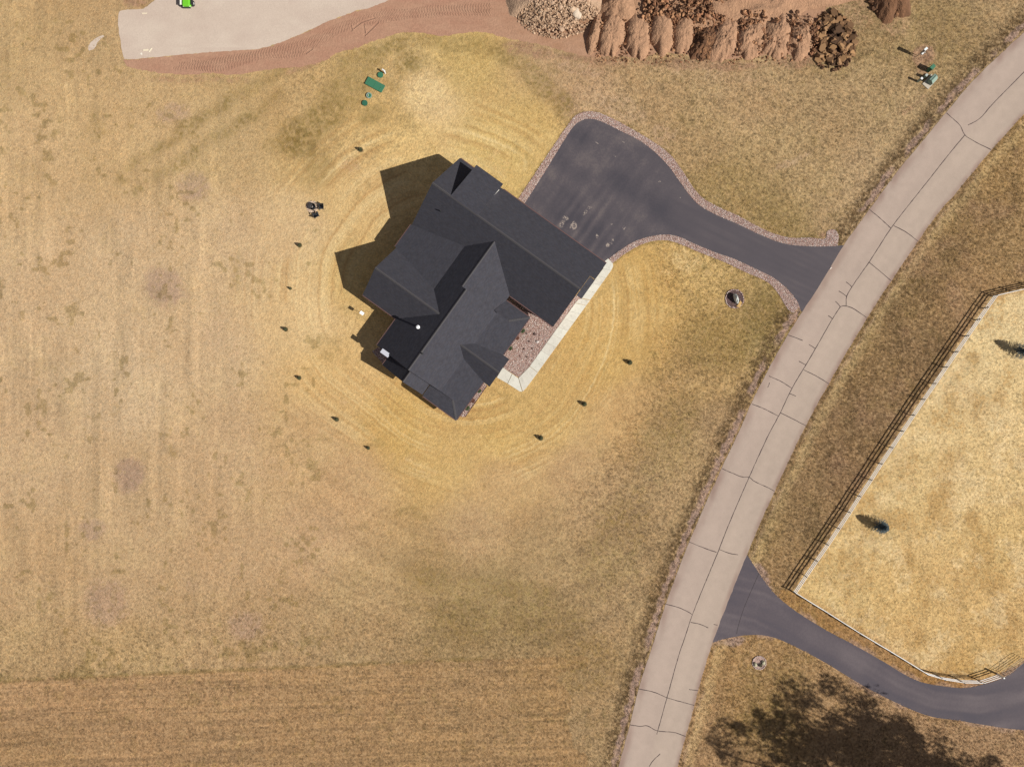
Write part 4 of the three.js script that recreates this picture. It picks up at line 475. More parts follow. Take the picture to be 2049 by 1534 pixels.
gravelArea('gravel_border', [bandPolyT, [[1655, 462.3], [1672.3, 460], [1678.6, 473], [1676.4, 491], [1655, 491]]], 'pink and white gravel border along the upper edge of the asphalt driveway', 41, 420, 0.042, 0.008);
gravelArea('gravel_border', [bandPolyL], 'pink and white gravel border along the lower edge of the asphalt driveway', 43, 420, 0.042, 0.008);
gravelArea('gravel_bed', [bedPoly], 'pinkish gravel bed between the house front and the concrete walkway', 47, 330, 0.045, 0.01);
gravelArea('gravel_strip', [bedLow], 'narrow gravel strip with small shrubs along the lower house front', 49, 240, 0.055, 0.01);
gravelArea('gravel_patch', [[[744, 703], [757, 694], [790, 718], [776, 738]]], 'small shaded gravel patch at the left corner of the house', 51, 200, 0.06, 0.008);
{ // bed edging of the lower strip
  const l = [[974.9, 771.6], [953, 802.6], [931.2, 834]]; const gs = []; for (let i = 1; i < l.length; i++) { const a = G(...l[i - 1]), b = G(...l[i]), d = a.distanceTo(b), g = box(0.06, 0.1, d, 0, 0, 0); g.rotateY(Math.atan2(b.x - a.x, b.z - a.z)); g.translate((a.x + b.x) / 2, 0, (a.z + b.z) / 2); gs.push(g); }
  const o = thing('bed_edging', new THREE.Vector3(), 'low edging along the outer side of the narrow gravel strip', 'edging'); part(o, 'edging_strip', mergeGeometries(gs), seenM(120, 86, 62));
}
// larger stones in the front bed
[[1070.5, 668.5, 0.2, 'dark', 'larger dark stone in the front gravel bed, nearest the garage wall'], [1058.5, 683, 0.15, 'dark', 'small dark stone in the middle of the front gravel bed'], [1054, 667.5, 0.14, 'dark', 'small dark stone beside the upper green shrub of the front bed'], [1048.7, 697.5, 0.16, 'dark', 'dark stone in the front gravel bed right of the lower green shrub'], [1064.8, 697, 0.14, 'dark', 'dark stone near the walkway in the middle of the front bed'], [1075.5, 683.5, 0.2, 'pale', 'pale stone beside the walkway in the front gravel bed'], [1039.7, 712, 0.14, 'dark', 'dark stone in the lower part of the front gravel bed'], [1054.5, 713.5, 0.13, 'dark', 'dark stone near the walkway bend in the front gravel bed']].forEach(([x, y, s, tone, label], i) => { const m = new THREE.Mesh(rockGeo(300 + i, s, s * 0.8, s * 0.8, 0.25), tone === 'dark' ? seenM(112, 88, 82) : seenM(240, 228, 222)); m.position.copy(G(x, y)).setY(s * 0.4); m.castShadow = m.receiveShadow = true; top(m, 'bed_stone'); tag(m, label, 'stone', 'larger stones in the front gravel bed'); });

// ---------------------------------------------------------------- plants
function leaves(n, seed, shape, size) {                         // many small folded leaves spread through a volume; shape(r) -> [x, y, z]
  const r = rng(seed), pos = [];
  for (let i = 0; i < n; i++) {
    const [x, y, z] = shape(r), a = r() * 6.283, b = (r() - 0.5) * 2.2, s = size * (0.6 + 0.8 * r()), dx = Math.cos(a) * Math.cos(b) * s, dy = Math.sin(b) * s, dz = Math.sin(a) * Math.cos(b) * s, wx = -Math.sin(a) * s * 0.4, wz = Math.cos(a) * s * 0.4, t = (r() - 0.5) * s * 0.5;
    pos.push(x - dx, y - dy, z - dz, x + wx, y + t, z + wz, x + dx, y + dy, z + dz, x - dx, y - dy, z - dz, x + dx, y + dy, z + dz, x - wx, y - t, z - wz);
  }
  const g = new THREE.BufferGeometry(); g.setAttribute('position', new THREE.Float32BufferAttribute(pos, 3)); g.computeVertexNormals(); return g;
}
const leafM = (r, g, b) => new THREE.MeshPhysicalMaterial({ color: lin(r, g, b), roughness: 0.9, side: THREE.DoubleSide, transmission: 0.15, thickness: 0 });
const shrubG = leafM(0.05, 0.075, 0.025), shrubR = leafM(0.13, 0.05, 0.03), barkM = M(0.06, 0.045, 0.03);
const ball = (cx, cy, cz, R, flat = 1) => (r) => { let x, y, z; do { x = r() * 2 - 1; y = r() * 2 - 1; z = r() * 2 - 1; } while (x * x + y * y + z * z > 1); const k = R * Math.pow(x * x + y * y + z * z, -0.12); return [cx + x * k, cy + y * k * flat, cz + z * k]; };
[[1045.6, 661.5, 0.3, 0, 'round green shrub at the upper end of the front gravel bed'], [1035.3, 676, 0.24, 1, 'small reddish brown shrub between two green shrubs of the front bed'], [1021, 696.5, 0.28, 0, 'round green shrub by the house wall in the lower front gravel bed'], [958.3, 781.6, 0.3, 0, 'green shrub at the top of the narrow gravel strip'], [945.8, 801, 0.3, 1, 'reddish brown shrub in the middle of the narrow gravel strip'], [935.2, 816, 0.32, 0, 'green shrub near the lower end of the narrow gravel strip']].forEach(([x, y, s, red, label], i) => {
  const t = thing('shrub', G(x, y), label, 'shrub', 'shrubs in the gravel beds'); part(t, 'stem', cyl(0.02, 0.03, s, 0, 0, 0, 6), barkM); part(t, 'foliage', leaves(260, 60 + i, ball(0, s * 0.8, 0, s, 0.75), 0.07), red ? shrubR : shrubG);
});
{
  const treeM = leafM(0.06, 0.065, 0.024), soilM = seenM(136, 104, 66);
  const make = () => {
    const t = thing('sapling', new THREE.Vector3(), '', 'young tree', 'saplings planted in a loop around the house'); part(t, 'mulch', cyl(0.34, 0.42, 0.035, 0, -0.01, 0, 14), soilM);
    part(t, 'trunk', mergeGeometries([cyl(0.018, 0.03, 0.95, 0, 0, 0, 6), ...[0, 1, 2, 3, 4].map((k) => { const g = cyl(0.006, 0.012, 0.45, 0, 0, 0, 5); g.rotateZ(0.8 + 0.1 * k); g.rotateY(k * 1.3); g.translate(0, 0.35 + 0.13 * k, 0); return g; })]), barkM);
    part(t, 'crown', leaves(420, 71, (r) => { const h = r(), R = 0.42 * (1.05 - h * 0.8) * Math.sqrt(r()), a = r() * 6.283; return [Math.cos(a) * R, 0.15 + h * 0.8, Math.sin(a) * R]; }, 0.075), treeM); return t;
  };
  const spots = [[722, 300, 0.85, 'young tree on the lawn just above the house shadow'], [600, 491, 0.8, 'young tree on the lawn below the fire pit'], [581, 577, 0.55, 'smallest young tree, left of the house between two larger ones'], [572, 659, 0.8, 'young tree farthest left on the lawn beside the house'], [599, 756, 0.75, 'young tree to the lower left of the house, above two others'], [674, 839, 0.8, 'young tree below and left of the house, between two others'], [737, 896, 0.65, 'young tree lowest on the left side of the loop'], [1082, 876, 0.95, 'young tree lowest on the right side, below the walkway'], [1169, 808, 0.95, 'young tree in the middle of the three right of the walkway'], [1260, 725, 0.95, 'young tree highest of the three right of the walkway']];
  const p = make();
  spots.forEach(([x, y, s, label], i) => { const t = i ? p.clone() : p; if (i) top(t, 'sapling'); t.position.copy(G(x, y)); t.rotation.y = i * 2.1; t.scale.setScalar(s * 0.88); t.userData = { ...p.userData, label }; });
}
{
  const nd = leafM(0.085, 0.115, 0.125);
  const spruce = (seed, h, R) => { const r = rng(seed), pos = []; // whorls of drooping boughs with needles
    for (let k = 0; k < 380; k++) { const t = Math.pow(r(), 0.8), y0 = 0.15 + t * (h - 0.25), L = R * Math.pow(1 - t, 0.75) * (0.7 + 0.4 * r()) + 0.08, a = r() * 6.283; for (let j = 0; j < 22; j++) { const f = (j + r()) / 22, x = Math.cos(a) * L * f, z = Math.sin(a) * L * f, y = y0 + L * (0.22 * f - 0.1) , s = 0.075 + 0.05 * r(), b = r() * 6.283, ux = Math.cos(b) * s, uz = Math.sin(b) * s, uy = (r() - 0.3) * s; pos.push(x - ux * 0.3, y, z - uz * 0.3, x + ux, y + uy, z + uz, x - uz * 0.35, y + 0.03, z + ux * 0.35); } }
    const g = new THREE.BufferGeometry(); g.setAttribute('position', new THREE.Float32BufferAttribute(pos, 3)); g.computeVertexNormals(); return g; };
  [[1757, 1051, 2.7, 1.05, 'blue green spruce in the lower paddock'], [2038, 703, 2.9, 1.1, 'dark spruce at the right edge of the paddock']].forEach(([x, y, h, R, label], i) => { const t = thing('spruce_tree', G(x, y), label, 'tree', 'spruces in the paddock'); part(t, 'trunk', cyl(0.02, 0.08, h, 0, 0, 0, 8), barkM); part(t, 'crown', spruce(80 + i, h, R), nd); });
}
{ // tall trees beyond the lower right corner; only their shadow reaches the picture
  const tm = leafM(0.06, 0.075, 0.03);
  [[1985, 1582, 21, 5.4, 6], [1856, 1652, 21, 5.2, 6], [2124, 1668, 21, 6.2, 6.5], [2004, 1690, 21, 6.2, 6], [2276, 1740, 21, 6.5, 6.5], [2070, 1640, 20, 4.6, 5]].forEach(([x, y, h, R, V], i) => {
    const t = thing('shade_tree', G(x + 26, y + 12), 'tall leafy tree beyond the lower right corner casting shade on the grass', 'tree', 'tall trees beyond the lower right corner'), r = rng(500 + i), cl = [];
    for (let k = 0; k < 70; k++) { const a = r() * 6.283, e = Math.acos(2 * r() - 1), q = 0.55 + 0.45 * r(); cl.push([Math.cos(a) * Math.sin(e) * R * q, h + Math.cos(e) * V * q, Math.sin(a) * Math.sin(e) * R * q, 0.5 + 0.9 * r()]); }
    part(t, 'trunk', mergeGeometries([cyl(0.22, 0.5, h, 0, 0, 0, 10), ...cl.slice(0, 14).map((c) => { const d = new THREE.Vector3(c[0], c[1] - h * 0.6, c[2]), g = new THREE.CylinderGeometry(0.04, 0.14, d.length(), 6); g.translate(0, d.length() / 2, 0); g.applyQuaternion(new THREE.Quaternion().setFromUnitVectors(new THREE.Vector3(0, 1, 0), d.clone().normalize())); g.translate(0, h * 0.6, 0); return g; })]), barkM);
    part(t, 'crown', leaves(5600, 600 + i, (q) => { const c = cl[Math.floor(q() * cl.length)]; return ball(c[0], c[1], c[2], c[3])(q); }, 0.21), tm);
  });
}

// ---------------------------------------------------------------- fence and gate
{
  const fence = thing('paddock_fence', G(1700, 1060), 'post and rail fence with white rails and dark posts around the paddock', 'fence'), o = fence.position, postM = M(0.05, 0.042, 0.036, 0.85), railM = M(0.66, 0.655, 0.64, 0.5), whitePost = M(0.6, 0.6, 0.58, 0.6);
  const base = fenceW.map((p) => { const t = G(p[0], p[1], 1.37); return new THREE.Vector3(t.x - o.x, 0, t.z - o.z); });
  const pg = box(0.095, 1.37, 0.095, 0, 0, 0, 0.012), R = rng(77);
  base.forEach((b, i) => { const last = i === base.length - 1, m = part(fence, 'post', last ? box(0.18, 1.5, 0.18) : pg, last ? whitePost : postM); m.position.copy(b); const n = base[Math.min(i + 1, base.length - 1)].clone().sub(base[Math.max(0, i - 1)]); m.rotation.y = Math.atan2(n.x, n.z); m.rotation.z = (R() - 0.5) * 0.03; });
  const side = -0.078;
  for (let i = 1; i < base.length; i++) {
    const a = base[i - 1], b = base[i], d = b.clone().sub(a), L = d.length(), nx = -d.z / L, nz = d.x / L, g = box(0.055, 0.13, L - 0.004, 0, 0, 0, 0.008);
    for (const h of [0.36, 0.76, 1.16]) { const m = part(fence, 'rail', g, railM); m.position.set((a.x + b.x) / 2 + nx * side, h + (R() - 0.5) * 0.02, (a.z + b.z) / 2 + nz * side); m.rotation.y = Math.atan2(d.x, d.z); }
  }
  const a = G(2012, 1354, 1.3), b = G(2058, 1322, 1.3), gate = thing('gate', a.clone().setY(0), 'thin metal bar gate closing the gap in the paddock fence at lower right', 'gate'), d = b.clone().sub(a), L = Math.hypot(d.x, d.z), tubeM = M(0.12, 0.115, 0.11, 0.4, { metalness: 0.6 });
  gate.rotation.y = Math.atan2(d.x, d.z);
  const bar = (z0, y0, z1, y1, r = 0.025) => { const l = Math.hypot(z1 - z0, y1 - y0), g = new THREE.CylinderGeometry(r, r, l, 8); g.rotateX(Math.PI / 2 - Math.atan2(y1 - y0, z1 - z0)); g.translate(0, (y0 + y1) / 2, (z0 + z1) / 2); return g; };
  for (const h of [0.2, 0.5, 0.8, 1.2]) part(gate, 'bar', bar(0.12, h, L, h), tubeM);
  for (const z of [0.12, L / 2, L]) part(gate, 'upright', bar(z, 0.18, z, 1.24), tubeM);
  part(gate, 'brace', bar(0.12, 0.2, L / 2, 1.2, 0.02), tubeM);
}

// ---------------------------------------------------------------- earth heaps at the top
{
  const soilTex = (b, k) => { const t = texture(512, 512, (x, y, o) => { const n = 0.3 * fbm(x / 40, y / 40, 4, k) + 0.14 * noise(x / 4, y / 4, k + 5) + 0.12 * NT[(y & 255) << 8 | (x & 255)]; for (let c = 0; c < 3; c++) o[c] = b[c] * (1 + n); }); t.repeat.set(1 / 9, 1 / 9); return t; };
  const soilBump = texture(512, 512, (x, y, o) => { o[0] = o[1] = o[2] = 0.5 + 0.25 * noise(x / 6, y / 6, 220) + 0.2 * noise(x / 13, y / 13, 221) + 0.1 * NT[(y & 255) << 8 | (x & 255)]; }, false); soilBump.repeat.set(1 / 6, 1 / 6);
  const soilMat = (b, k) => new THREE.MeshStandardMaterial({ map: soilTex(b, k), bumpMap: soilBump, bumpScale: 0.1, roughness: 1, side: THREE.DoubleSide });
  const brown = soilMat(seen(188, 146, 114), 230), pale = soilMat(seen(206, 172, 142), 240), darkS = soilMat(seen(128, 90, 62), 250);
  const height = (r, h, ex, pw = 1.7) => h * Math.pow(clamp(1 - Math.pow(r, pw)), ex + 0.15);
  const heap = (name, label, cx, cy, rx, ry, h, rot, seed, mat, ex = 0.8, lump = 0.3, group, pw = 1.7) => {
    const NR = 34, NA = 84, pos = [], uv = [], idx = [], c = Math.cos(rot), s = Math.sin(rot);
    for (let i = 0; i <= NR; i++) for (let j = 0; j <= NA; j++) {
      const r = i / NR * 1.12, a = j / NA * 6.28319, edge = 1 + 0.45 * fbm(Math.cos(a) * 1.6 + seed, Math.sin(a) * 1.6, 3, seed), x = Math.cos(a) * r * rx * edge, z = Math.sin(a) * r * ry * edge, n = fbm((x + cx) * 0.9, (z + cy) * 0.9, 4, seed) + 0.5 * Math.abs(fbm((x + cx) * 2.6, (z + cy) * 2.6, 3, seed + 9));
      const y = r >= 1 ? -0.05 - (r - 1) * 0.6 : height(r, h, ex, pw) * (1 + lump * n) + 0.14 * lump * n * (1 - r) ; pos.push(x * c - z * s, y, x * s + z * c); uv.push(x, z);
    }
    for (let i = 0; i < NR; i++) for (let j = 0; j < NA; j++) { const a = i * (NA + 1) + j; idx.push(a, a + 1, a + NA + 1, a + 1, a + NA + 2, a + NA + 1); }
    const g = new THREE.BufferGeometry(); g.setAttribute('position', new THREE.Float32BufferAttribute(pos, 3)); g.setAttribute('uv', new THREE.Float32BufferAttribute(uv, 2)); g.setIndex(idx); g.computeVertexNormals();
    const t = thing(name, G(cx, cy), label, 'heap', group); part(t, 'mound', g, mat); return t;
  };
  const clodG = [1, 2, 3, 4].map((k) => rockGeo(700 + k, 0.5, 0.34, 0.4, 0.7, 1)), clodMats = [[150, 104, 72], [128, 88, 60], [176, 128, 92], [104, 72, 50]].map((c) => seenM(...c, 1));
  const scatter = (name, label, seed, n, place, geos, size, tones, parent) => { // countless lumps as one object
    const r = rng(seed), list = []; for (let i = 0; i < n; i++) { const p = place(r); if (p) list.push([p, r(), r(), r()]); }
    const g = parent ?? new THREE.Group(); if (!parent) { top(g, name); tag(g, label, null, null, 'stuff'); }
    geos.forEach((geo, k) => { const mine = list.filter((_, i) => i % geos.length === k), im = new THREE.InstancedMesh(geo, new THREE.MeshStandardMaterial({ color: 0xffffff, roughness: 1 }), mine.length), m = new THREE.Matrix4(), q = new THREE.Quaternion(), c = new THREE.Color(); mine.forEach(([p, a, b, e], i) => { const z = size * (0.45 + 1.1 * a * a); m.compose(p, q.setFromEuler(new THREE.Euler(b * 3, e * 6.28, a * 3)), new THREE.Vector3(z, z, z)); im.setMatrixAt(i, m); const t = tones[Math.floor(b * tones.length * 0.999)], v = 0.8 + 0.4 * e; im.setColorAt(i, c.setRGB(t[0] * v, t[1] * v, t[2] * v)); }); im.name = numbered(parent ? 'rubble' : 'clods'); im.userData.kind = 'stuff'; im.castShadow = im.receiveShadow = true; g.add(im); });
    return g;
  };
  // pale rubble heap with single stones
  const hp = heap('rubble_heap', 'pale heap of broken rubble at the top edge, left of the brown earth heaps', 1114, -16, 6.0, 5.6, 2.5, 0.1, 5, pale, 0.72, 0.04), R = rng(91), rc = [], rubM = [[210, 176, 144], [220, 190, 160], [196, 160, 128], [204, 172, 144]].map((c) => seenM(...c, 1)), rubG = [1, 2, 3].map((k) => rockGeo(740 + k, 0.5, 0.34, 0.42, 0.4, 1));
  const onHeap = (x, z, h, rx, ry, ex) => height(Math.hypot(x / rx, z / ry), h, ex);
  for (let i = 0; i < 110; i++) { const a = R() * 6.283, q = Math.sqrt(R()) * 0.98, x = Math.cos(a) * q * 5.8, z = Math.sin(a) * q * 5.4; if (z < -1.6) continue; const m = part(hp, 'rock', rubG[i % 3], rubM[Math.floor(R() * 4)]), s = 0.3 + 0.6 * Math.pow(R(), 3); m.position.set(x, onHeap(x, z, 2.5, 6, 5.6, 0.72) + 0.06, z); m.rotation.set(R() * 3, R() * 6, R() * 3); m.scale.setScalar(s); }
  { const m = part(hp, 'rock', rockGeo(760, 0.5, 0.3, 0.75, 0.3, 2), seenM(232, 212, 188, 1)); m.position.set(2.4, onHeap(2.4, 3.3, 2.5, 6, 5.6, 0.72) + 0.15, 3.3); m.rotation.y = 0.5; }
  scatter('', '', 92, 5200, (r) => { const a = r() * 6.283, q = Math.sqrt(r()) * 1.04, x = Math.cos(a) * q * 6, z = Math.sin(a) * q * 5.6; return new THREE.Vector3(x, onHeap(x, z, 2.5, 6, 5.6, 0.72) + 0.06, z); }, rubG, 0.2, [seen(208, 174, 142), seen(216, 184, 154), seen(190, 152, 120), seen(200, 166, 136)], hp);
  // the brown earth: a bank behind, tipped loads in front
  const G8 = 'tipped earth heaps along the top';
  heap('earth_heap', 'broad brown earth bank behind the row of tipped heaps', 1455, -36, 18.5, 5.9, 1.25, 0.02, 11, brown, 0.45, 0.7, G8);
  heap('earth_heap', 'brown earth heap directly right of the pale rubble, behind the first tipped load', 1236, 10, 2.7, 2.6, 1.5, 0.2, 13, brown, 0.8, 0.3, G8);
  [[1189, 70, 0.8, 2.5, 0.9, 0.25, 'narrow first tipped earth heap, nearest the pale rubble', 2.4, 0.35], [1224, 68, 1.7, 3.0, 1.1, 0.1, 'second tipped earth heap from the pale rubble', 3.2, 0.22], [1275, 72, 1.65, 2.9, 1.05, 0.03, 'third tipped earth heap from the pale rubble', 3.4, 0.2], [1323, 62, 1.65, 2.9, 1.25, -0.06, 'smooth rounded fourth tipped earth heap from the pale rubble', 2.8, 0.16], [1369, 62, 1.4, 2.5, 1.0, 0.15, 'small smooth fifth tipped earth heap, left of the dark cloddy one', 2.6, 0.18], [1410, 86, 1.45, 2.5, 0.9, 0.5, 'dark cloddy earth heap in the middle of the row', 1.8, 0.7], [1450, 80, 1.8, 2.9, 1.1, 0.25, 'earth heap directly right of the dark cloddy one', 2.6, 0.35], [1503, 76, 2.1, 2.9, 1.15, 0.15, 'seventh earth heap in the row, with a dark hollow at its left', 2.3, 0.4], [1553, 72, 2.1, 3.0, 1.2, 0.3, 'ridged earth heap near the right end of the row', 2.0, 0.4], [1603, 72, 2.0, 2.9, 1.0, 0.1, 'wide low earth heap at the right end of the row beside the turf clods', 2.0, 0.4]].forEach(([x, y, rx, ry, h, rot, label, pw, lump], i) => heap('earth_heap', label, x, y, rx, ry, h, rot, 20 + i * 3, i === 5 ? darkS : brown, 0.65, lump, G8, pw));
  heap('earth_heap', 'dark earth heap at the top edge, right of the turf clods', 1776, -14, 2.6, 3.6, 1.9, -0.35, 61, darkS, 0.7, 0.35, G8);
  const tones = [seen(168, 118, 84), seen(140, 98, 68), seen(186, 138, 100), seen(112, 78, 54)];
  const lump = (x0, x1, y0, y1, up) => (r) => { const x = lerp(x0, x1, r()), y = lerp(y0, y1, r()), k = fbm(x / 22, y / 22, 3, 300); return k < -0.1 ? null : G(x, y).setY(up * (0.55 + 0.6 * r()) * smooth(y1 + 4, y1 - 34, y)); };
  scatter('soil_clods', 'loose brown soil clods scattered over the earth heaps', 93, 1500, lump(1284, 1450, -20, 62, 1.3), clodG, 0.36, tones);
  scatter('soil_clods', 'loose brown soil clods strewn at the foot of the earth heaps', 94, 2600, (r) => { const x = lerp(1190, 1640, r()), y = 40 + 85 * Math.pow(r(), 0.8) + 6 * (r() - 0.5); return r() < 0.5 ? null : G(x, y).setY(0.75 * smooth(118, 60, y)); }, clodG, 0.24, tones);
  scatter('soil_clods', 'loose brown soil clods over the last heaps before the turf clods', 96, 900, (r) => { const x = lerp(1470, 1632, r()), y = lerp(28, 112, r()); return fbm(x / 16, y / 16, 3, 310) < 0.0 ? null : G(x, y).setY(0.95 * smooth(122, 84, y)); }, clodG, 0.34, tones);
  scatter('soil_clods', 'dark soil clods covering the cloddy heap in the middle of the row', 95, 420, (r) => { const a = r() * 6.283, q = Math.sqrt(r()); return G(1408 + Math.cos(a) * q * 22, 88 + Math.sin(a) * q * 30).setY(1.1 * (1 - q) + 0.1); }, clodG, 0.55, [seen(120, 84, 56), seen(96, 66, 44), seen(150, 108, 74)]);
  scatter('soil_clods', 'dark soil clods on the small heap at the top edge', 97, 240, (r) => { const a = r() * 6.283, q = Math.sqrt(r()); return G(1776 + Math.cos(a) * q * 38, -8 + Math.sin(a) * q * 44).setY(1.7 * (1 - q) + 0.1); }, clodG, 0.5, [seen(120, 84, 56), seen(96, 66, 44), seen(150, 108, 74)]);
  // lifted turf, thrown down in thick irregular slabs
  const tc = heap('turf_clod_heap', 'heap of thick dark turf clods at the right end of the earth heaps', 1666, 82, 2.6, 3.4, 0.5, 0.1, 71, soilMat(seen(84, 58, 40), 260), 0.6, 0.5), q = rng(99);
  const slab = [1, 2, 3, 4, 5].map((k) => { const r = rng(800 + k), n = 6, sh = new THREE.Shape(); for (let i = 0; i < n; i++) { const a = i / n * 6.283 + (r() - 0.5) * 0.6, d = 0.38 + 0.16 * r(); i ? sh.lineTo(Math.cos(a) * d * 1.15, Math.sin(a) * d) : sh.moveTo(Math.cos(a) * d * 1.15, Math.sin(a) * d); } const g = new THREE.ExtrudeGeometry(sh, { depth: 0.2, bevelEnabled: true, bevelSize: 0.04, bevelThickness: 0.04, bevelSegments: 1 }); g.rotateX(-Math.PI / 2); return g; }), slabM = [[164, 126, 88], [150, 112, 76], [174, 134, 92], [120, 88, 58], [92, 66, 44]].map((c) => seenM(...c, 1));
  for (let i = 0; i < 105; i++) { const a = q() * 6.283, d = Math.pow(q(), 0.55), e = 1 + 0.25 * fbm(Math.cos(a) * 2, Math.sin(a) * 2, 3, 77), x = Math.cos(a) * d * 2.6 * e, z = Math.sin(a) * d * 3.3 * e, m = part(tc, 'turf_clod', slab[i % 5], slabM[Math.floor(q() * 5)]); m.position.set(x, 0.6 * Math.pow(1 - d * 0.95, 0.6) + 0.7 * q() * (1.15 - d), z); m.rotation.set((q() - 0.5) * 1.7, q() * 6.28, (q() - 0.5) * 1.7); const k = q(); m.scale.set(0.4 + 0.75 * k, 0.8 + 0.5 * q(), 0.4 + 0.75 * k); }
  scatter('', '', 98, 420, (r) => { const a = r() * 6.283, d = Math.sqrt(r()); return new THREE.Vector3(Math.cos(a) * d * 3, 0.5 * Math.pow(1 - d, 0.6) + 0.15 * r(), Math.sin(a) * d * 3.8); }, clodG, 0.32, [seen(96, 66, 44), seen(126, 92, 62), seen(150, 112, 78)], tc);
}
// ---------------------------------------------------------------- small things on the ground
const greenM = seenM(62, 128, 96, 0.55), greenD = seenM(52, 112, 86, 0.5), greyG = seenM(150, 176, 166, 0.5), whiteP = M(0.62, 0.63, 0.63, 0.5), blackM = M(0.02, 0.02, 0.022, 0.5), padM = seenM(206, 196, 180, 0.9);
const atTurn = (x1, y1, x2, y2) => -Math.atan2(y2 - y1, x2 - x1);
{ // septic tank lids
  const t = thing('tank_cover', G(750.5, 170), 'flat green rectangular tank cover between the round green lids', 'tank cover', null, atTurn(733, 160, 766, 178)); part(t, 'riser', box(2.3, 0.12, 0.92, 0, 0, 0, 0.02), greenD); part(t, 'lid', box(2.42, 0.07, 1.02, 0, 0.12, 0, 0.03), greenM); for (const x of [-0.8, 0, 0.8]) part(t, 'rib', box(0.05, 0.02, 0.9, x, 0.188, 0, 0.008), greenM); for (const [x, z] of [[-1.13, -0.43], [1.13, -0.43], [-1.13, 0.43], [1.13, 0.43]]) part(t, 'bolt', cyl(0.03, 0.03, 0.02, x, 0.19, z, 8), blackM);
  [[761.3, 150.4, 'round green lid above the rectangular tank cover, beside the white pipe'], [738.6, 191.5, 'round green lid with a pale handle just below the rectangular tank cover'], [730.2, 206.6, 'lowest round green lid, plain and darker green']].forEach(([x, y, label], i) => { const l = thing('round_lid', G(x, y), label, 'lid', 'round green lids by the tank cover'); part(l, 'riser', cyl(0.31, 0.33, 0.14, 0, 0, 0, 28), greenD); part(l, 'lid', mergeGeometries([cyl(0.35, 0.36, 0.05, 0, 0.14, 0, 28), cyl(0.24, 0.24, 0.015, 0, 0.19, 0, 28)]), i === 1 ? greyG : i === 2 ? greenD : greenM); if (i === 1) { part(l, 'panel', cyl(0.24, 0.24, 0.02, 0.05, 0.2, 0.02, 24), greenM); part(l, 'handle', box(0.06, 0.03, 0.3, -0.08, 0.21, 0, 0.01), seenM(216, 216, 180)); } });
  const p = thing('vent_pipe', G(770.8, 146.6), 'short white pipe standing beside the uppermost round green lid', 'pipe'); part(p, 'pipe', cyl(0.09, 0.09, 0.62, 0, 0, 0), whiteP); const e = cyl(0.1, 0.1, 0.4, 0, 0, 0); e.rotateZ(Math.PI / 2); e.rotateY(-0.6); e.translate(0.05, 0.66, -0.02); part(p, 'elbow', e, whiteP);
}
{ // fire pit and chairs
  const bed = thing('fire_pit_bed', G(624.5, 413.5), 'round bed of pale gravel under the black fire pit', 'gravel bed'), r = rng(41); part(bed, 'gravel_base', cyl(0.72, 0.76, 0.03, 0, -0.005, 0, 30), seenM(218, 190, 164));
  const st = [1, 2].map((k) => rockGeo(820 + k, 0.07, 0.05, 0.06, 0.25, 1)), sm = [seenM(226, 204, 184), seenM(200, 172, 150)]; for (let i = 0; i < 60; i++) { const a = r() * 6.283, d = 0.5 + 0.24 * r(), m = part(bed, 'stone', st[i % 2], sm[i % 2]); m.position.set(Math.cos(a) * d, 0.04, Math.sin(a) * d); m.rotation.y = r() * 6; }
  const pit = thing('fire_pit', G(625.5, 414), 'black steel ring fire pit with ash inside on pale gravel', 'fire pit'), pts = [[0.36, 0.02], [0.4, 0.02], [0.42, 0.42], [0.46, 0.42], [0.46, 0.46], [0.38, 0.46], [0.36, 0.02]].map((p) => new THREE.Vector2(...p)), ringG = new THREE.LatheGeometry(pts, 8); part(pit, 'ring', ringG, M(0.022, 0.02, 0.022, 0.6)); part(pit, 'bottom', cyl(0.36, 0.36, 0.08, 0, 0.01, 0, 16), M(0.05, 0.045, 0.045, 1));
  for (const [x, z, s, c] of [[0.05, 0.05, 0.12, 0], [-0.05, -0.06, 0.09, 1], [0.08, 0.14, 0.08, 0], [-0.14, 0.1, 0.07, 1]]) { const m = part(pit, c ? 'charred_log' : 'ash', rockGeo(830 + Math.round(s * 100), s, s * 0.5, s * 1.3, 0.4, 1), c ? M(0.05, 0.03, 0.02) : M(0.4, 0.36, 0.34)); m.position.set(x, 0.12, z); }
  const chair = (label, x, y, turn) => { const c = thing('patio_chair', G(x, y), label, 'chair', 'black chairs at the fire pit', turn); part(c, 'seat', box(0.56, 0.06, 0.54, 0, 0.36, 0, 0.02), blackM); const b = box(0.06, 0.62, 0.56, 0, 0, 0, 0.02); b.rotateZ(-0.25); b.translate(0.27, 0.38, 0); part(c, 'backrest', b, blackM); for (const z of [-0.3, 0.3]) { part(c, 'armrest', box(0.62, 0.035, 0.11, -0.02, 0.56, z, 0.012), M(0.035, 0.036, 0.04, 0.4)); for (const u of [-0.26, 0.24]) part(c, 'leg', box(0.06, 0.56, 0.06, u, 0, z, 0.012), blackM); } return c; };
  chair('black chair right of the fire pit', 643.5, 414.5, 0.1); chair('black chair below the fire pit', 633.6, 431, -1.15);
}
{ // white box on a pole beside the house
  const t = thing('pole_box', G(729, 628.5), 'small white box on a thin pole at the edge of the house shadow', 'pole', null, -0.62); part(t, 'pole', cyl(0.02, 0.02, 1.55, 0, 0, 0, 8), M(0.25, 0.25, 0.25, 0.5)); part(t, 'box', box(0.46, 0.22, 0.34, 0, 1.52, 0, 0.02), M(0.8, 0.8, 0.79, 0.5)); part(t, 'lid', box(0.5, 0.03, 0.38, 0, 1.743, 0, 0.01), M(0.82, 0.82, 0.81, 0.5));
}
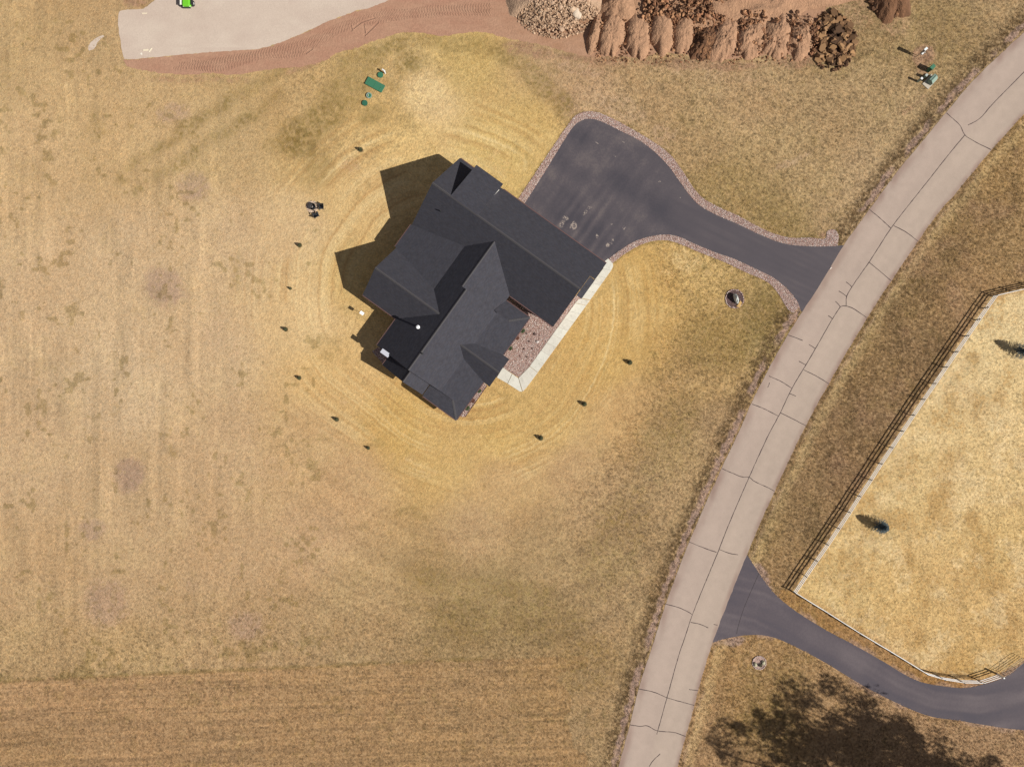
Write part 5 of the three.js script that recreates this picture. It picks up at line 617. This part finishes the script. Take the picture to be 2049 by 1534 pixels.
{ // boulder bed
  const c = G(1470, 597.5), bed = thing('boulder_bed', c, 'round dark mulch bed edged with small white stones around the standing boulder', 'planting bed'), r = rng(61), mg = cyl(1.12, 1.15, 0.06, 0, -0.01, 0, 36); part(bed, 'mulch', mg, seenM(104, 82, 82, 1));
  const es = [1, 2, 3].map((k) => rockGeo(840 + k, 0.085, 0.07, 0.065, 0.3, 1)), em = [seenM(232, 212, 200), seenM(204, 176, 170), seenM(168, 138, 134)]; for (let i = 0; i < 46; i++) { const a = i / 46 * 6.283 + (r() - 0.5) * 0.08, d = 1.13 + (r() - 0.5) * 0.08, m = part(bed, 'edge_stone', es[i % 3], em[Math.floor(r() * 3)]); m.position.set(Math.cos(a) * d, 0.06, Math.sin(a) * d); m.rotation.y = r() * 6; m.scale.setScalar(0.8 + 0.5 * r()); }
  const cg = [1, 2].map((k) => rockGeo(850 + k, 0.06, 0.03, 0.03, 0.4, 0)), cm = [seenM(80, 62, 60, 1), seenM(124, 98, 96, 1), seenM(60, 48, 48, 1)]; for (let i = 0; i < 160; i++) { const a = r() * 6.283, d = Math.sqrt(r()) * 1.05, m = part(bed, 'bark_chip', cg[i % 2], cm[i % 3]); m.position.set(Math.cos(a) * d, 0.058, Math.sin(a) * d); m.rotation.set(r(), r() * 6, r()); }
  const b = new THREE.Mesh(rockGeo(861, 0.25, 0.62, 0.66, 0.16, 3), seenM(216, 220, 214, 0.8)); b.position.copy(G(1471.2, 597.8)).setY(0.5); b.rotation.y = 0.3; b.castShadow = b.receiveShadow = true; top(b, 'boulder'); tag(b, 'tall pale grey boulder standing in the round mulch bed', 'boulder');
  const f = new THREE.Mesh(slabGeo([[1476, 610], [1481, 601], [1484.5, 605.5], [1480, 615], [1473, 613]], 0.04, 0.16), seenM(214, 174, 110, 0.85)); f.castShadow = f.receiveShadow = true; top(f, 'flat_stone'); tag(f, 'flat tan stone lying below the standing boulder in the mulch bed', 'stone');
  const g = thing('stone_ring', G(1519.3, 1325.5), 'round ring of pale stones filled with pinkish gravel beside the lower driveway', 'planter'); part(g, 'gravel_fill', cyl(0.82, 0.84, 0.06, 0, -0.01, 0, 28), seenM(196, 166, 154, 1));
  for (let i = 0; i < 34; i++) { const a = i / 34 * 6.283, m = part(g, 'edge_stone', es[i % 3], em[i % 2]); m.position.set(Math.cos(a) * 0.83, 0.06, Math.sin(a) * 0.83); m.rotation.y = r() * 6; m.scale.setScalar(0.8 + 0.4 * r()); } for (let i = 0; i < 90; i++) { const a = r() * 6.283, d = Math.sqrt(r()) * 0.75, m = part(g, 'pebble', cg[i % 2], em[i % 3]); m.position.set(Math.cos(a) * d, 0.06, Math.sin(a) * d); m.rotation.y = r() * 6; }
  [[1511, 1328.5, 0.22, 'pale green rock in the left half of the stone ring'], [1527.5, 1325.5, 0.24, 'pale green rock in the right half of the stone ring']].forEach(([x, y, s, label], i) => { const m = new THREE.Mesh(rockGeo(870 + i, s, s * 0.9, s * 1.2, 0.25), seenM(196, 190, 160, 0.9)); m.position.copy(G(x, y)).setY(0.14); m.castShadow = m.receiveShadow = true; top(m, 'rock'); tag(m, label, 'rock', 'rocks in the stone ring'); });
  const sh = thing('shrub', G(1521.5, 1330), 'small olive shrub between the two rocks in the stone ring', 'shrub'); part(sh, 'stem', cyl(0.01, 0.02, 0.2, 0, 0, 0, 6), M(0.06, 0.045, 0.03)); part(sh, 'foliage', leaves(180, 880, ball(0, 0.2, 0, 0.22, 0.8), 0.06), leafM(0.09, 0.08, 0.045));
}
{ // utility boxes by the road
  const turn = atTurn(1872.7, 154.7, 1855, 174);
  const tr = thing('transformer', G(1860.5, 163.5), 'grey green transformer box on a pale concrete pad near the road', 'transformer', null, turn); part(tr, 'pad', box(1.68, 0.12, 1.0, 0, -0.02, 0, 0.02), padM);
  { const sh = new THREE.Shape([[-0.34, 0], [0.34, 0], [0.34, 0.75], [0.02, 0.82], [-0.34, 0.5]].map((p) => new THREE.Vector2(...p))), g = new THREE.ExtrudeGeometry(sh, { depth: 0.96, bevelEnabled: true, bevelSize: 0.012, bevelThickness: 0.012, bevelSegments: 1 }); g.rotateY(-Math.PI / 2); g.translate(0.3, 0.1, -0.04); part(tr, 'cabinet', g, seenM(140, 166, 152, 0.6)); }
  part(tr, 'lid_seam', box(0.98, 0.02, 0.02, -0.18, 0.925, 0.06, 0.004), seenM(90, 110, 100)); part(tr, 'latch', box(0.06, 0.14, 0.03, -0.2, 0.4, -0.385, 0.006), blackM);
  const ped = (label, x, y, w, h, d, m, cap, tn) => { const t = thing('utility_pedestal', G(x, y), label, 'pedestal', 'utility pedestals near the road', tn); part(t, 'body', box(w, h, d, 0, 0, 0, 0.03), m); part(t, 'cap', box(w + 0.03, 0.07, d + 0.03, 0, h, 0, 0.025), cap); part(t, 'latch', box(0.05, 0.12, 0.02, 0, h * 0.5, d / 2 + 0.008, 0.004), blackM); return t; };
  ped('green box pedestal between the bare soil and the transformer', 1858.5, 140, 0.62, 1.02, 0.42, greenM, greenM, turn);
  ped('slim grey green pedestal with a white cap left of the transformer', 1836.5, 163, 0.24, 1.02, 0.24, greyG, whiteP, turn);
  ped('small pale pedestal tucked behind the transformer', 1848.5, 154.5, 0.32, 0.72, 0.26, greyG, seenM(190, 200, 196), turn);
  const mt = thing('meter_post', G(1835, 112.5), 'tall thin post carrying a grey meter cabinet with white tops over bare soil', 'meter post', null, 0.72), po = M(0.16, 0.15, 0.14, 0.7); for (const x of [-0.14, 0.14]) part(mt, 'post', box(0.06, 1.25, 0.06, x, 0, 0, 0.01), po); part(mt, 'cabinet', box(0.42, 1.0, 0.2, 0, 1.2, 0, 0.02), M(0.2, 0.2, 0.2, 0.6)); part(mt, 'lid', box(0.46, 0.05, 0.26, 0, 2.2, 0, 0.015), M(0.62, 0.68, 0.68, 0.4)); part(mt, 'meter', cyl(0.09, 0.09, 0.12, 0, 0, 0).rotateX(Math.PI / 2).translate(0, 1.6, 0.18), M(0.5, 0.5, 0.5, 0.3)); part(mt, 'junction_box', box(0.3, 0.2, 0.2, 0.03, 1.0, 0.18, 0.02), whiteP);
  const bx = (name, label, x, y, w, h, d, m, tn) => { const t = new THREE.Mesh(box(w, h, d), m); t.position.copy(G(x, y)); t.rotation.y = tn; t.castShadow = t.receiveShadow = true; top(t, name); tag(t, label, name.replace('_', ' ')); };
  bx('plank', 'pale plank lying left of the others on the gravel pad', 291, 100.2, 0.66, 0.05, 0.22, seenM(246, 232, 204), 0.04); bx('plank', 'pale plank tilted beside another on the gravel pad', 300.5, 100, 0.62, 0.05, 0.14, seenM(248, 236, 210), 0.95); bx('plank', 'pale plank alone near the top left of the gravel pad', 288.5, 26.7, 0.62, 0.04, 0.16, seenM(244, 228, 200), 0.02); bx('paper_scrap', 'small white scrap lying below the planks on the gravel pad', 282.3, 107.5, 0.2, 0.02, 0.26, seenM(250, 242, 226), 0.5);
  bx('stone', 'small white stone at the edge of the driveway and the road', 1662.5, 536.5, 0.28, 0.08, 0.12, seenM(244, 232, 222), 0.7);
}
{ // bright green machine on the gravel pad, cut by the picture's edge
  const v = thing('utility_vehicle', G(377.5, -6), 'bright green utility vehicle with black tyres parked on the gravel pad at the top edge', 'vehicle', null, Math.PI / 2), gr = M(0.12, 0.42, 0.02, 0.4), tyreM = M(0.02, 0.02, 0.02, 0.85), hubM = M(0.5, 0.5, 0.48, 0.4);
  const hood = box(1.2, 0.4, 0.92, -0.95, 0.62, 0, 0.16), nose = box(0.5, 0.34, 1.02, -1.28, 0.4, 0, 0.14); part(v, 'hood', mergeGeometries([hood, nose]), gr); part(v, 'chassis', box(2.8, 0.2, 0.9, 0, 0.38, 0, 0.04), blackM); part(v, 'bumper', box(0.1, 0.26, 0.8, -1.56, 0.36, 0, 0.03), blackM); for (const z of [-0.36, 0.36]) part(v, 'headlight', box(0.12, 0.1, 0.2, -1.48, 0.68, z, 0.03), M(0.8, 0.8, 0.75, 0.1));
  part(v, 'bed', box(1.1, 0.36, 1.3, 1.05, 0.72, 0, 0.05), gr); part(v, 'seat', mergeGeometries([box(0.5, 0.16, 1.2, 0.1, 0.7, 0, 0.05), box(0.14, 0.5, 1.2, 0.4, 0.8, 0, 0.05)]), blackM); for (const z of [-0.62, 0.62]) for (const x of [-0.35, 0.5]) part(v, 'roll_bar', cyl(0.03, 0.03, 1.1, x, 0.75, z, 8), blackM); part(v, 'canopy', box(1.1, 0.06, 1.36, 0.1, 1.85, 0, 0.03), blackM);
  for (const x of [-0.98, 1.0]) for (const z of [-0.66, 0.66]) { const w = part(v, 'wheel', new THREE.TorusGeometry(0.24, 0.12, 10, 24).scale(1, 1, 1.15), tyreM); w.position.set(x, 0.36, z); part(w, 'rim', cyl(0.15, 0.15, 0.2, 0, -0.1, 0, 16).rotateX(Math.PI / 2), hubM); }
  part(v, 'fender', box(0.7, 0.06, 0.3, -0.98, 0.76, -0.66, 0.03), M(0.7, 0.7, 0.62, 0.3)); part(v, 'fender', box(0.7, 0.06, 0.3, -0.98, 0.76, 0.66, 0.03), blackM);
}
shadows(scene);
camera.far = 6000; camera.updateProjectionMatrix();
renderer.render(scene, camera);
